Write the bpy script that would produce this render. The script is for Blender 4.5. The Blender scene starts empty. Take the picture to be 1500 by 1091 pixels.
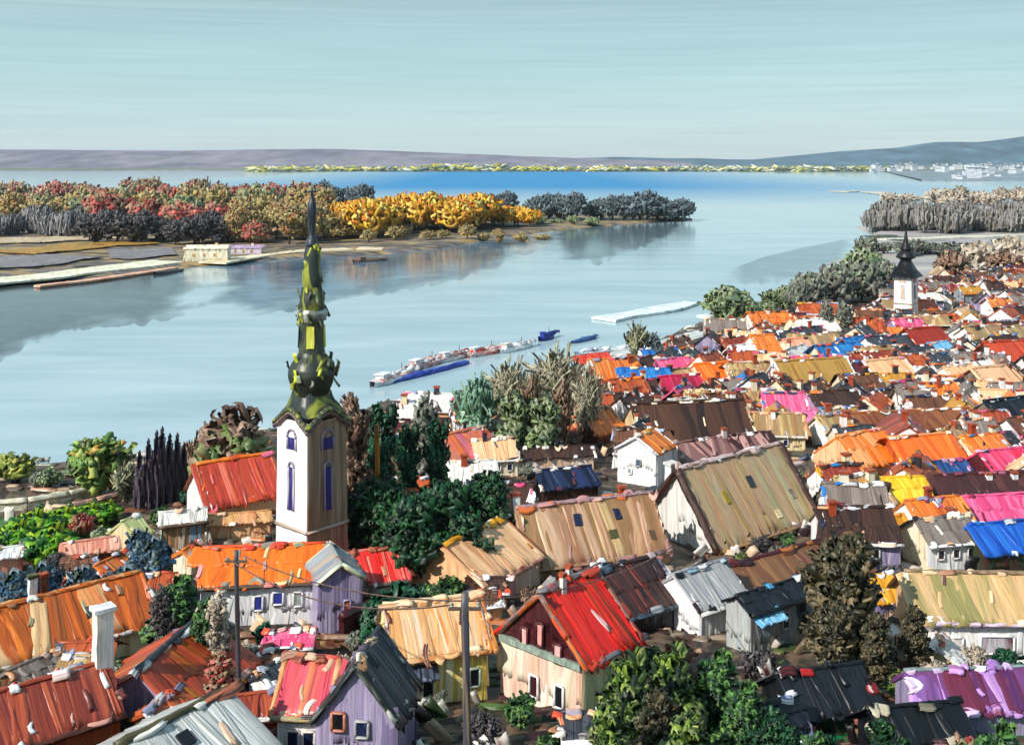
import bpy, math, random
from mathutils import Vector, Matrix, noise as mnoise
SC = bpy.context.scene
# ------------------------------------------------------------------ camera, sky, sun, exposure
F, HY, CX, H = 1608.0, 232.0, 750.0, 60.0        # focal length in photo pixels, horizon row, centre column, eye height
cam_d = bpy.data.cameras.new('camera'); cam = bpy.data.objects.new('camera', cam_d); SC.collection.objects.link(cam)
cam.location = (0, 0, H); cam.rotation_euler = (math.radians(90), 0, 0)
cam_d.sensor_width = 36; cam_d.lens = 36*F/1500; cam_d.shift_y = (HY-545.5)/1500
cam_d.clip_start = 1; cam_d.clip_end = 60000
SC.camera = cam
SUN_EL, SUN_AZ = math.radians(38), math.atan2(-0.76, -0.65)
world = bpy.data.worlds.new("World"); SC.world = world; world.use_nodes = True
def build_world():
    nt = world.node_tree; nt.nodes.clear(); N = nt.nodes.new; L = nt.links.new
    out = N('ShaderNodeOutputWorld'); bg = N('ShaderNodeBackground'); bg.inputs['Strength'].default_value = 0.10
    sky = N('ShaderNodeTexSky'); sky.sky_type = 'NISHITA'; sky.sun_disc = False
    sky.sun_elevation = SUN_EL; sky.sun_rotation = SUN_AZ % (2*math.pi); sky.dust_density = 1.2; sky.ozone_density = 1.0
    tc = N('ShaderNodeTexCoord')
    def streak(scale, det, rot, dist):
        mp = N('ShaderNodeMapping'); mp.inputs['Scale'].default_value = scale; mp.inputs['Rotation'].default_value = (0, rot, 0)
        no = N('ShaderNodeTexNoise'); no.inputs['Scale'].default_value = 1; no.inputs['Detail'].default_value = det; no.inputs['Distortion'].default_value = dist
        L(tc.outputs['Generated'], mp.inputs['Vector']); L(mp.outputs[0], no.inputs['Vector']); return no.outputs['Fac']
    def ramp(src, stops):
        r = N('ShaderNodeValToRGB'); e = r.color_ramp.elements
        while len(e) < len(stops): e.new(0.5)
        for q, (p, c) in zip(e, stops): q.position = p; q.color = (*c, 1)
        L(src, r.inputs[0]); return r.outputs[0]
    def mix(a, b, f, mode='MIX'):
        m = N('ShaderNodeMix'); m.data_type = 'RGBA'; m.blend_type = mode
        L(a, m.inputs[6])
        if isinstance(b, tuple): m.inputs[7].default_value = (*b, 1)
        else: L(b, m.inputs[7])
        if isinstance(f, float): m.inputs[0].default_value = f
        else: L(f, m.inputs[0])
        return m.outputs[2]
    # thin streaky veil of teal-grey cloud over the sky
    sep = N('ShaderNodeSeparateXYZ'); L(tc.outputs['Generated'], sep.inputs[0])
    veil = ramp(sep.outputs[2], [(0.0, (5.1, 6.1, 6.4)), (0.03, (4.4, 6.0, 6.3)), (0.08, (3.6, 5.6, 5.9)), (0.145, (3.1, 4.6, 4.9)), (0.5, (2.6, 4.3, 5.4))])
    a = mix(sky.outputs[0], veil, 0.85)
    s1 = ramp(streak((2.2, 2.2, 55), 4, 0.02, 0.3), [(0.3, (0.95, 0.96, 0.965)), (0.5, (1, 1, 1)), (0.72, (1.07, 1.045, 1.035))])
    a = mix(a, s1, 1.0, 'MULTIPLY')
    s2 = ramp(streak((6, 6, 330), 3, -0.02, 0.2), [(0.3, (0.95, 0.955, 0.96)), (0.5, (1, 1, 1)), (0.7, (1.05, 1.045, 1.045))])
    a = mix(a, s2, 1.0, 'MULTIPLY')
    L(a, bg.inputs['Color']); L(bg.outputs[0], out.inputs['Surface'])
build_world()
sun_d = bpy.data.lights.new('sun', 'SUN'); sun_d.energy = 4.7; sun_d.angle = math.radians(0.6); sun_d.color = (1, 0.955, 0.88)
sun = bpy.data.objects.new('sun', sun_d); SC.collection.objects.link(sun)
to_sun = Vector((math.sin(SUN_AZ)*math.cos(SUN_EL), math.cos(SUN_AZ)*math.cos(SUN_EL), math.sin(SUN_EL)))
sun.rotation_euler = to_sun.to_track_quat('Z', 'Y').to_euler(); sun.location = (-60, -30, 120)
SC.view_settings.view_transform = 'Standard'; SC.view_settings.look = 'None'
SC.view_settings.exposure = 0.38; SC.view_settings.gamma = 1; SC.view_settings.use_curve_mapping = False

# ------------------------------------------------------------------ helpers
ALB = 0.86
def hexlin(h, k=ALB):
    f = lambda v: v/12.92 if v <= 0.04045 else ((v+0.055)/1.055)**2.4
    return tuple(f(int(h[i:i+2], 16)/255)*k for i in (0, 2, 4))
PAL = {}
def P(name):
    """palette: a stored name or a string of hex colours"""
    return [hexlin(c) for c in PAL.get(name, name).split()]
def nz(x, y=0.0, z=0.0): return mnoise.noise(Vector((x, y, z)))
MATS = {}
def paint(pal, fu=0.9, fv=0.08, rough=0.42, bump=0.5, coords='UV'):
    key = (pal, fu, fv, rough, coords)
    if key in MATS: return MATS[key]
    m = bpy.data.materials.new('oil_paint'); m.use_nodes = True; nt = m.node_tree; N = nt.nodes.new; L = nt.links.new
    b = nt.nodes['Principled BSDF']; b.inputs['Roughness'].default_value = rough
    b.inputs['Specular IOR Level'].default_value = 0.35
    cols = P(pal); seed = (hash_s(pal) % 97)*1.37
    tc = N('ShaderNodeTexCoord')
    def noi(su, sv, det, dist, off):
        mp = N('ShaderNodeMapping'); mp.inputs['Scale'].default_value = (su, sv, su); mp.inputs['Location'].default_value = (seed+off, off*2.1, off)
        no = N('ShaderNodeTexNoise'); no.inputs['Scale'].default_value = 1; no.inputs['Detail'].default_value = det; no.inputs['Distortion'].default_value = dist
        L(tc.outputs[coords], mp.inputs['Vector']); L(mp.outputs[0], no.inputs['Vector']); return no.outputs['Fac']
    r = N('ShaderNodeValToRGB'); e = r.color_ramp.elements; n = len(cols)
    while len(e) < n: e.new(0.5)
    if n == 1: e[0].color = (*cols[0], 1); e[1].color = (*cols[0], 1)
    else:
        for i in range(n): e[i].position = 0.30+0.40*i/(n-1); 
        for i in range(n): e[i].color = (*cols[i], 1)
    L(noi(fu, fv, 3, 0.7, 0), r.inputs[0])
    fine = noi(fu*6, fv*2.2, 3, 0.3, 7)
    r2 = N('ShaderNodeValToRGB'); r2.color_ramp.elements[0].position = 0.32; r2.color_ramp.elements[0].color = (0.62, 0.60, 0.60, 1)
    r2.color_ramp.elements[1].position = 0.66; r2.color_ramp.elements[1].color = (1.22, 1.2, 1.18, 1)
    L(fine, r2.inputs[0])
    mx = N('ShaderNodeMix'); mx.data_type = 'RGBA'; mx.blend_type = 'MULTIPLY'; mx.inputs[0].default_value = 0.75
    L(r.outputs[0], mx.inputs[6]); L(r2.outputs[0], mx.inputs[7]); L(mx.outputs[2], b.inputs['Base Color'])
    bp = N('ShaderNodeBump'); bp.inputs['Strength'].default_value = bump; bp.inputs['Distance'].default_value = 0.12
    L(fine, bp.inputs['Height']); L(bp.outputs[0], b.inputs['Normal'])
    MATS[key] = m; return m
def hash_s(s):
    h = 7
    for c in s: h = (h*31+ord(c)) % 1000003
    return h
def daub_mat():
    """thick paint whose hue is the colour of each dab of leaf or tile"""
    if 'daub' in MATS: return MATS['daub']
    m = bpy.data.materials.new('daub_paint'); m.use_nodes = True; nt = m.node_tree; N = nt.nodes.new; L = nt.links.new
    b = nt.nodes['Principled BSDF']; b.inputs['Roughness'].default_value = 0.45; b.inputs['Specular IOR Level'].default_value = 0.3
    at = N('ShaderNodeAttribute'); at.attribute_name = 'Col'
    tc = N('ShaderNodeTexCoord'); no = N('ShaderNodeTexNoise'); no.inputs['Scale'].default_value = 1.7; no.inputs['Detail'].default_value = 4
    mp = N('ShaderNodeMapping'); mp.inputs['Scale'].default_value = (2.2, 2.2, 0.7); L(tc.outputs['Object'], mp.inputs[0]); L(mp.outputs[0], no.inputs['Vector'])
    r2 = N('ShaderNodeValToRGB'); r2.color_ramp.elements[0].position = 0.3; r2.color_ramp.elements[0].color = (0.6, 0.6, 0.6, 1)
    r2.color_ramp.elements[1].position = 0.68; r2.color_ramp.elements[1].color = (1.25, 1.25, 1.2, 1); L(no.outputs['Fac'], r2.inputs[0])
    mx = N('ShaderNodeMix'); mx.data_type = 'RGBA'; mx.blend_type = 'MULTIPLY'; mx.inputs[0].default_value = 0.7
    L(at.outputs['Color'], mx.inputs[6]); L(r2.outputs[0], mx.inputs[7]); L(mx.outputs[2], b.inputs['Base Color'])
    bp = N('ShaderNodeBump'); bp.inputs['Strength'].default_value = 0.4; bp.inputs['Distance'].default_value = 0.1; L(no.outputs['Fac'], bp.inputs['Height']); L(bp.outputs[0], b.inputs['Normal'])
    MATS['daub'] = m; return m

def stroke_mat():
    """knife strokes of thick paint: hue from the stroke itself, fine ridges along it"""
    if 'stroke' in MATS: return MATS['stroke']
    m = bpy.data.materials.new('knife_paint'); m.use_nodes = True; nt = m.node_tree; N = nt.nodes.new; L = nt.links.new
    b = nt.nodes['Principled BSDF']; b.inputs['Roughness'].default_value = 0.36; b.inputs['Specular IOR Level'].default_value = 0.4
    at = N('ShaderNodeAttribute'); at.attribute_name = 'Col'; tc = N('ShaderNodeTexCoord')
    mp = N('ShaderNodeMapping'); mp.inputs['Scale'].default_value = (6.5, 0.35, 1); L(tc.outputs['UV'], mp.inputs[0])
    no = N('ShaderNodeTexNoise'); no.inputs['Scale'].default_value = 1; no.inputs['Detail'].default_value = 4; no.inputs['Distortion'].default_value = 0.3; L(mp.outputs[0], no.inputs['Vector'])
    r2 = N('ShaderNodeValToRGB'); r2.color_ramp.elements[0].position = 0.3; r2.color_ramp.elements[0].color = (0.66, 0.64, 0.64, 1)
    r2.color_ramp.elements[1].position = 0.68; r2.color_ramp.elements[1].color = (1.22, 1.2, 1.18, 1); L(no.outputs['Fac'], r2.inputs[0])
    mx = N('ShaderNodeMix'); mx.data_type = 'RGBA'; mx.blend_type = 'MULTIPLY'; mx.inputs[0].default_value = 0.7
    L(at.outputs['Color'], mx.inputs[6]); L(r2.outputs[0], mx.inputs[7]); L(mx.outputs[2], b.inputs['Base Color'])
    bp = N('ShaderNodeBump'); bp.inputs['Strength'].default_value = 0.55; bp.inputs['Distance'].default_value = 0.12; L(no.outputs['Fac'], bp.inputs['Height']); L(bp.outputs[0], b.inputs['Normal'])
    MATS['stroke'] = m; return m
def mixc(a, b, t): return tuple(x+(y-x)*t for x, y in zip(a, b))

class MB:
    def __init__(s): s.v = []; s.f = []; s.uv = []; s.c = []; s.col = None
    def quad_grid(s, pts, nu, nv, uvs):
        """pts[j][i]"""
        b = len(s.v)
        for j in range(nv+1):
            for i in range(nu+1):
                s.v.append(tuple(pts[j][i])); s.uv.append(uvs[j][i]); s.c.append(s.col or (1, 1, 1))
        for j in range(nv):
            for i in range(nu):
                k = b+j*(nu+1)+i; s.f.append((k, k+nu+1, k+nu+2, k+1))
    def slab(s, a, b, c, d, th=0.2, amp=0.08, edge=0.2, cell=0.7, seed=0.0, fix_top=False, ends=True, ef=0.9):
        """thick rough sheet: a->b is the top edge, d->c the bottom edge; streak relief runs a->d"""
        a, b, c, d = map(Vector, (a, b, c, d))
        lu = max((b-a).length, (c-d).length); lv = max((d-a).length, (c-b).length)
        nu = max(2, min(40, int(lu/cell))); nv = max(2, min(14, int(lv/cell*0.7)))
        n = (b-a).cross(d-a)
        if n.length < 1e-6: n = (c-d).cross(d-a)
        n = -n.normalized() if n.length else Vector((0, 0, 1))
        eu = ((b-a)+(c-d)).normalized(); ev = ((d-a)+(c-b)).normalized()
        P1, P2, U = [], [], []
        for j in range(nv+1):
            t = j/nv; r1, r2, ru = [], [], []
            for i in range(nu+1):
                q = i/nu
                p = (a.lerp(b, q)).lerp(d.lerp(c, q), t)
                ju = edge*(nz(t*lv*0.9, seed, i*0.07) if i in (0, nu) and ends else (0.35 if ends else 0)*nz(q*lu, t*lv, seed))
                jv = edge*(nz((q*lu if ends else a.x+(b.x-a.x)*q)*ef, seed+9, j*0.3) if (j == nv or (j == 0 and not fix_top)) else 0)
                p = p+eu*ju+ev*jv
                h = amp*(nz(q*lu*1.1+seed, t*lv*0.16, seed)+0.5*nz(q*lu*3.1, t*lv*0.3, seed+4))
                r1.append(p+n*(h+th/2)); r2.append(p-n*th/2)
                ru.append((q*lu+seed*3.7, t*lv+seed*1.3))
            P1.append(r1); P2.append(r2); U.append(ru)
        s.quad_grid(P1, nu, nv, U)
        s.quad_grid([r[::-1] for r in P2], nu, nv, [r[::-1] for r in U])
        def rim(x, y, uv):
            s.quad_grid([x, y], len(x)-1, 1, [uv, [(p, w+0.2) for p, w in uv]])
        rim(P1[-1], P2[-1], U[-1]); rim(P1[0][::-1], P2[0][::-1], U[0][::-1])
        rim([r[0] for r in P1], [r[0] for r in P2], [r[0] for r in U]); rim([r[-1] for r in P1][::-1], [r[-1] for r in P2][::-1], [r[-1] for r in U][::-1])
    def stroke(s, p0, p1, nrm, wd, cols, r_, th=0.14, lanes=6, seg=6, bend=0.12, sink=-0.05):
        """one palette-knife stroke lying on a surface from p0 to p1: lanes of mixed paint, raised rims, ragged ends"""
        p0, p1, n = Vector(p0), Vector(p1), Vector(nrm); ax = p1-p0; ln = ax.length
        if ln < 0.05: return
        ax /= ln; w = ax.cross(n).normalized(); ca, cb, cc = r_.choice(cols), r_.choice(cols), r_.choice(cols); sd = r_.uniform(0, 50)
        lc = [mixc(mixc(ca, cb, max(0, min(1, 0.5+1.8*nz(sd+i*0.45)))), cc, max(0, min(1, 1.5*nz(sd+9+i*0.8)))) for i in range(lanes+1)]
        lh = [th*(0.55+0.9*abs(nz(sd+20+i*0.9))) for i in range(lanes+1)]; lh[1] *= 1.25; lh[-2] *= 1.35
        e0 = [0.10*ln*nz(sd+i*0.7, 3) for i in range(lanes+1)]; e1 = [0.16*ln*nz(sd+i*0.7, 8) for i in range(lanes+1)]; bd = bend*wd*nz(sd, 5)*2
        pts, uvs = [], []; b = len(s.v); c0 = s.col
        for j in range(seg+1):
            t = j/seg; row, ru = [], []
            for i in range(lanes+1):
                q = i/lanes-0.5; y = t*ln+e0[i]*(1-t)+e1[i]*t; k = 1+0.14*nz(sd+t*2.2, 1.5*(q > 0))
                h = sink if i in (0, lanes) else lh[i]*(1.0+0.5*nz(sd+t*2.5, i*0.8))
                if j in (0, seg): h = sink if i in (0, lanes) else h*(0.35 if j == 0 else 1.25)
                row.append(p0+ax*y+w*(q*wd*k+bd*math.sin(math.pi*t))+n*h); ru.append((i/lanes*wd+sd, t*ln+sd))
            pts.append(row); uvs.append(ru)
        pts.append([p-n*(th*1.6) for p in pts[-1]]); uvs.append(uvs[-1])
        s.quad_grid(pts, lanes, seg+1, uvs)
        for j in range(seg+2):
            for i in range(lanes+1): s.c[b+j*(lanes+1)+i] = lc[i]
    def petal(s, p, u, n, ln, wd, cols, r_):
        """a comma of thick paint, streaked and curled, centred on p along u and facing n"""
        u = Vector(u).normalized(); n = Vector(n); n = n-u*n.dot(u)
        if n.length < 1e-4: n = u.orthogonal()
        n.normalize(); p = Vector(p); k = r_.uniform(-0.15, 0.3)*ln
        s.stroke(p-u*ln/2-n*k*0.5, p+u*ln/2-n*k, n, wd, cols, r_, wd*0.30, 3, 3, 0.9, -wd*0.16)
    def strokes(s, a, b, c, d, cols, r_, wd=0.8, th=0.14, cover=1.25, rows=(1, 2), lanes=6, seg=5):
        """cover the quad (a->b top, d->c bottom) with overlapping strokes running from top to bottom"""
        a, b, c, d = map(Vector, (a, b, c, d)); n = -(b-a).cross(d-a)
        if n.length < 1e-5: n = -(c-d).cross(d-a)
        n.normalize(); lu = max((b-a).length, (c-d).length); m = max(2, int(lu/wd*cover)); nr = r_.choice(rows)
        for k in range(m):
            for q in range(nr):
                x = (k+r_.uniform(0.1, 0.9))/m; t0 = max(0, q/nr-r_.uniform(0, 0.12)); t1 = min(1.03, (q+1)/nr+r_.uniform(-0.04, 0.06)); x2 = x+r_.gauss(0, .05)
                s.stroke(a.lerp(b, x).lerp(d.lerp(c, x), t0)+n*0.08, a.lerp(b, x2).lerp(d.lerp(c, x2), t1)+n*0.08, n, wd*r_.choice((0.5, 0.8, 1.0, 1.4, 2.0))*r_.uniform(.8, 1.2), cols, r_, th*r_.uniform(.5, 1.2), lanes, seg)
    def tube(s, p0, p1, r0, r1, seed=0.0, amp=0.2, seg=None, n=7, flat=1.0, up=(0, 0, 1)):
        p0, p1 = Vector(p0), Vector(p1); ax = (p1-p0); l = ax.length
        if l < 1e-6: return
        ax /= l; u = ax.cross(Vector(up))
        if u.length < 0.05: u = ax.cross(Vector((1, 0, 0)))
        u.normalize(); w = u.cross(ax); seg = seg or max(2, min(24, int(l/0.8)))
        pts, uvs = [], []
        for j in range(seg+1):
            t = j/seg; r = r0+(r1-r0)*t; row, ru = [], []
            for i in range(n+1):
                an = 2*math.pi*(i % n)/n; k = 1+amp*nz(t*l*0.9+seed, math.cos(an)*1.3, math.sin(an)*1.3+seed)
                row.append(p0+ax*(t*l)+(u*math.cos(an)+w*math.sin(an)*flat)*r*k); ru.append((i*r*6.28/n+seed, t*l))
            pts.append(row); uvs.append(ru)
        # stand-in end caps: collapse rings
        c0 = [p0]*(n+1); c1 = [p1]*(n+1)
        pts = [c0]+pts+[c1]; uvs = [uvs[0]]+uvs+[uvs[-1]]
        s.quad_grid(pts, n, seg+2, uvs)
    def daub(s, p, u, w, ln, wd, th, seed=0.0, rings=4, n=4):
        """a leaf-like dab: flattened tapered lump along u, wide along w"""
        p, u, w = Vector(p), Vector(u).normalized(), Vector(w); w = (w-u*w.dot(u))
        if w.length < 1e-4: w = u.orthogonal()
        w.normalize(); k = u.cross(w); b = len(s.v); cc = s.col or (1, 1, 1)
        bend = 0.25*nz(seed*3.1, 1.7)
        for j in range(rings+1):
            t = j/rings; pr = (max(0.02, math.sin(math.pi*(0.06+0.88*t)))**0.6)
            for i in range(n):
                an = 2*math.pi*(i+0.5)/n
                jx = 1+0.25*nz(seed*7+j, i*1.3)
                s.v.append(tuple(p+u*((t-0.5)*ln)+w*(math.cos(an)*wd*0.5*pr*jx*1.3+bend*wd*math.sin(math.pi*t))+k*(math.sin(an)*th*0.5*pr*1.3)))
                s.uv.append((t*ln, i*wd/n)); s.c.append(cc)
        for j in range(rings):
            for i in range(n):
                q = b+j*n+i; q2 = b+j*n+(i+1) % n
                s.f.append((q, q+n, q2+n, q2))
        s.f.append(tuple(b+i for i in range(n))); s.f.append(tuple(b+rings*n+i for i in range(n))[::-1])
    def box(s, c, sx, sy, sz, amp=0.05, seed=0.0, taper=1.0, rot=0.0):
        """box standing on c, from rough slabs' outer faces only"""
        c = Vector(c); ca, sa = math.cos(rot), math.sin(rot)
        def q(x, y, z): return Vector((c.x+x*ca-y*sa, c.y+x*sa+y*ca, c.z+z))
        hx, hy = sx/2, sy/2; tx, ty = hx*taper, hy*taper
        B = [q(-hx, -hy, 0), q(hx, -hy, 0), q(hx, hy, 0), q(-hx, hy, 0)]; T = [q(-tx, -ty, sz), q(tx, -ty, sz), q(tx, ty, sz), q(-tx, ty, sz)]
        def grid(a, b, c2, d, su, sv):
            nu = max(1, min(8, int(su/0.6))); nv = max(1, min(8, int(sv/0.6))); pts, uvs = [], []
            for j in range(nv+1):
                r, ru = [], []
                for i in range(nu+1):
                    p = a.lerp(b, i/nu).lerp(d.lerp(c2, i/nu), j/nv)
                    p = p+amp*Vector((nz(p.x*1.3+seed, p.y*1.3, p.z*1.3), nz(p.y*1.3, p.z*1.3+seed, p.x*1.3), nz(p.z*1.3, p.x*1.3, p.y*1.3+seed)))
                    r.append(p); ru.append((i/nu*su+seed*2.3, j/nv*sv+seed))
                pts.append(r); uvs.append(ru)
            s.quad_grid(pts, nu, nv, uvs)
        for i in range(4):
            j = (i+1) % 4; grid(T[i], T[j], B[j], B[i], (sx, sy)[i % 2], sz)
        grid(T[3], T[2], T[1], T[0], sx, sy); grid(B[0], B[1], B[2], B[3], sx, sy)
    def lathe(s, prof, n=8, c=(0, 0, 0), rot=0.0, amp=0.0, seed=0.0, sub=3):
        """prof: (radius, z) bottom to top"""
        pp = []
        for (r0, z0), (r1, z1) in zip(prof, prof[1:]):
            for k in range(sub): t = k/sub; pp.append((r0+(r1-r0)*t, z0+(z1-z0)*t))
        pp.append(prof[-1]); pts, uvs = [], []
        for r, z in reversed(pp):
            row, ru = [], []
            for i in range(n+1):
                an = rot+2*math.pi*(i % n)/n; k = 1+amp*nz(math.cos(an)*1.5+seed, math.sin(an)*1.5, z*0.8)
                row.append((c[0]+r*k*math.cos(an), c[1]+r*k*math.sin(an), c[2]+z)); ru.append((i*0.9+seed, z))
            pts.append(row); uvs.append(ru)
        s.quad_grid(pts, n, len(pp)-1, uvs)
    def build(s, name, mat, parent=None, smooth=True, loc=None, rotz=None):
        me = bpy.data.meshes.new(name); me.from_pydata(s.v, [], s.f); 
        uvl = me.uv_layers.new(name='UVMap'); li = [l.vertex_index for l in me.loops]
        flat = [0.0]*(2*len(li))
        for k, vi in enumerate(li): flat[2*k], flat[2*k+1] = s.uv[vi]
        uvl.data.foreach_set('uv', flat)
        if s.col is not None:
            ca = me.color_attributes.new('Col', 'FLOAT_COLOR', 'POINT'); fl = []
            for c in s.c: fl.extend((c[0], c[1], c[2], 1.0))
            ca.data.foreach_set('color', fl)
        if smooth: me.polygons.foreach_set('use_smooth', [True]*len(me.polygons))
        if smooth == 2: me.set_sharp_from_angle(angle=math.radians(42))
        me.materials.append(mat); o = bpy.data.objects.new(name, me); SC.collection.objects.link(o)
        if parent: o.parent = parent
        if loc is not None: o.location = loc
        if rotz is not None: o.rotation_euler = (0, 0, rotz)
        return o
def tag(o, label=None, cat=None, group=None, kind=None):
    if label: o['label'] = label
    if cat: o['category'] = cat
    if group: o['group'] = group
    if kind: o['kind'] = kind
    return o
def thing(name, label, cat, loc=(0, 0, 0), rotz=0.0, group=None):
    o = bpy.data.objects.new(name, None); SC.collection.objects.link(o); o.empty_display_size = 0.5
    o.location = loc; o.rotation_euler = (0, 0, rotz); return tag(o, label, cat, group)
def copy_tree(o, parent=None):
    c = o.copy(); SC.collection.objects.link(c); c.parent = parent
    for ch in o.children: copy_tree(ch, c)
    return c
def structure(mb, name, mat, smooth=True):
    return tag(mb.build(name, mat, smooth=smooth), kind='structure')

# ------------------------------------------------------------------ where pixels lie in the world
def W(px, py, D): return Vector(((px-CX)*D/F, D, H-(py-HY)*D/F))
def Wz(px, py, z): return W(px, py, F*(H-z)/(py-HY))
GP = [(-80, 42), (0, 34), (30, 28), (45, 24.5), (70, 19), (100, 13), (130, 9), (180, 5.5), (240, 3.8), (320, 3.0), (420, 2.6), (20000, 2.6)]
def lerp_tab(tab, x):
    if x <= tab[0][0]: return tab[0][1]
    for (a, b), (c, d) in zip(tab, tab[1:]):
        if x <= c: return b+(d-b)*(x-a)/(c-a)
    return tab[-1][1]
SHORE = [(-400, 205)]+[(q.x, q.y) for q in (Wz(*k, 0) for k in [(-60, 700), (150, 694), (400, 640), (560, 598), (680, 583), (800, 548), (920, 515), (1030, 468), (1180, 418), (1250, 376), (1264, 346), (1267, 312), (1500, 296)])]+[(1500, 2300), (6000, 4300)]
def ground_z(x, d):
    sd = lerp_tab(SHORE, x); sl = (lerp_tab(SHORE, x+3)-lerp_tab(SHORE, x-3))/6
    s = (sd-d)/math.sqrt(1+sl*sl)
    if d > 450: s += min(1.0, (d-450)/150)*(16*nz(x*0.022, d*0.013)+7*nz(x*0.06, d*0.04))
    z = lerp_tab(GP, d)+0.3*nz(x*0.07, d*0.07)
    t = max(0.0, min(1.0, (s+2)/9)); t = t*t*(3-2*t)
    return -2.5+(z+2.5)*t
def ground_at(px, py):
    d = 25.0
    while d < 3000:
        p = W(px, py, d)
        if p.z <= ground_z(p.x, d): return Vector((p.x, d, ground_z(p.x, d)))
        d *= 1.006
    return W(px, py, 3000)
# ------------------------------------------------------------------ palettes (paint as squeezed on the knife)
PAL.update({
 'orange': 'b8501c e8761e f08a2e d8601e f5a050', 'brightorange': 'e85a14 f87a18 fa8c30 f06a10', 'redorange': 'c83c1c e8501c d85a28 f07030 b8402a',
 'brick': '8a3826 a8482c 9a4028 b85838 7a3028', 'rust': 'a04020 b4522a 8c3420 c46430', 'red': 'b01818 e01c14 f02a1c c82018', 'crimson': '9c1838 c82050 d8305c b02040',
 'pink': 'd84878 e86a94 f088a8 e05080', 'pinkred': 'd85858 e86a60 d84860 f09070 c85050', 'tan': 'a07048 c09060 c0a870 98784c d8b48c 8c8460', 'tanpink': '9c6c4c c89478 b07c5c c8a878 d8b898 94784c',
 'peach': 'e8b080 f0c090 e0a070 f4cca0', 'peacholive': 'e8b888 c0a468 8a8450 e0b080 f0c496 9c905c', 'ochre': 'a87828 c89030 b8842c d8a040', 'yellow': 'e8b414 f4cc20 e0a818 f8dc50', 'amber': 'c88818 e8a020 d89418 f0b438',
 'cream': 'e8dcc0 f4ecd8 dcc8a0 f0e0c0', 'white': 'e8e8ea f8f8f6 dcdee4 f4f0ec', 'offwhite': 'd8d4cc e8e4dc c8c4c0 f0ece8', 'grey': '8c8e94 a4a6aa 7c8088 b4b6ba', 'palegrey': 'b8bab4 c8cac8 a8aaa8 d4d6d2', 'slate': '2c2e34 3c3e46 24242a 4c4e58',
 'black': '0c0e14 16181e 0a0c12 20222c', 'navy': '141c40 1c2850 101830 2c3c70', 'blue': '1860a8 2078c0 1c50a0 3c94d8', 'royal': '1048b0 1858c4 1040a0 2a70d0', 'sky': '58a8d8 78bce4 4898cc 98d0ec',
 'brown': '5a3826 6c4630 4c2e22 7a523a', 'darkbrown': '33201a 40281f 2a1a16 523628', 'maroon': '4a1820 5c2028 3c141c 6c2c34', 'purple': '6a4a90 8460a8 5c3c7c a080c0', 'lilac': '8c80a4 a094b4 7c7094 b4a8c4', 'mauve': '9c7c80 b49498 8c6c74 c4a4a4',
 'olive': '4a4a2c 5c5a34 3c3c26 6c6a44', 'taupe': '6c6050 7c7060 5c5248 8c8070', 'greybrown': '746860 847870 645850 948880', 'bluegrey': '7c8ea0 90a2b2 8c8c88 a0a8ac b0a090', 'sage': '8c9c90 a0b0a4 7c8c80 b4c0b4',
 'green': '0c6c3c 148048 0a5c34 20904c', 'salmon': 'd88c74 e8a088 c87c68 f0b8a0', 'striped': '3c7050 d8d0c0 e0b090 7cb0d8 c08058', 'creamgold': 'e8d880 f0e8a8 d8b840 f4f0d0 c8a020', 'cutcream': 'e0c898 f0e0bc d0b080 e8d8b0',
 'pinktan': 'd89090 f0d0b0 e0b090 f4e0c8'})
# ------------------------------------------------------------------ the setting
def build_terrain():
    mb = MB(); ds = []; d = 20.0
    while d < 5200: ds.append(d); d *= 1.028
    nu = 150; pts, uvs = [], []
    for d in reversed(ds):
        r, ru = [], []
        for i in range(nu+1):
            x = (2*i/nu-1)*(0.62*d+70) if d < 700 else (-0.55+1.6*i/nu)*d
            if d >= 600: k = min(1, (d-600)/100); x = (1-k)*((2*i/nu-1)*(0.62*d+70))+k*((-0.55+1.6*i/nu)*d)
            r.append((x, d, ground_z(x, d))); ru.append((x, d))
        pts.append(r); uvs.append(ru)
    mb.quad_grid(pts, nu, len(ds)-1, uvs)
    m = paint('33261f 54403a 2a211f 7a6450 403c30 6a5c50', 0.16, 0.10, 0.6, 0.5).copy(); nt = m.node_tree; N = nt.nodes.new; L = nt.links.new; pb = nt.nodes['Principled BSDF']
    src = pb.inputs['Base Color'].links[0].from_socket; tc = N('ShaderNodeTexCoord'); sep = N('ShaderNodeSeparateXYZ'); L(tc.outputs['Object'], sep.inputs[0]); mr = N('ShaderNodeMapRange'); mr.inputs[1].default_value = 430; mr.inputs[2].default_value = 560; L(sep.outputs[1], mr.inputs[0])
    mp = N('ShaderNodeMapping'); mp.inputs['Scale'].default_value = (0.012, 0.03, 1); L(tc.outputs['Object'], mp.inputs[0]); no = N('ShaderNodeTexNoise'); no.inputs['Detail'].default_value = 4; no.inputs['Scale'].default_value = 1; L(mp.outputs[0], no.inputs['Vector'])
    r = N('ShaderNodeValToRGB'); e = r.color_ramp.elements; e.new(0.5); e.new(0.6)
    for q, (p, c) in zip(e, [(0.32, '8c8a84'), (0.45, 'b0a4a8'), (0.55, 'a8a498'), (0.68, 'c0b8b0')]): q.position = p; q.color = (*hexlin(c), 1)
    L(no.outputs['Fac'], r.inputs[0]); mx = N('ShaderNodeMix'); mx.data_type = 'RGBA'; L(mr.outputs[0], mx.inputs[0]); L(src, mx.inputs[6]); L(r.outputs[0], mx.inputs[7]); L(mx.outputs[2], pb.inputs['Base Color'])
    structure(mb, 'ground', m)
build_terrain()
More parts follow.
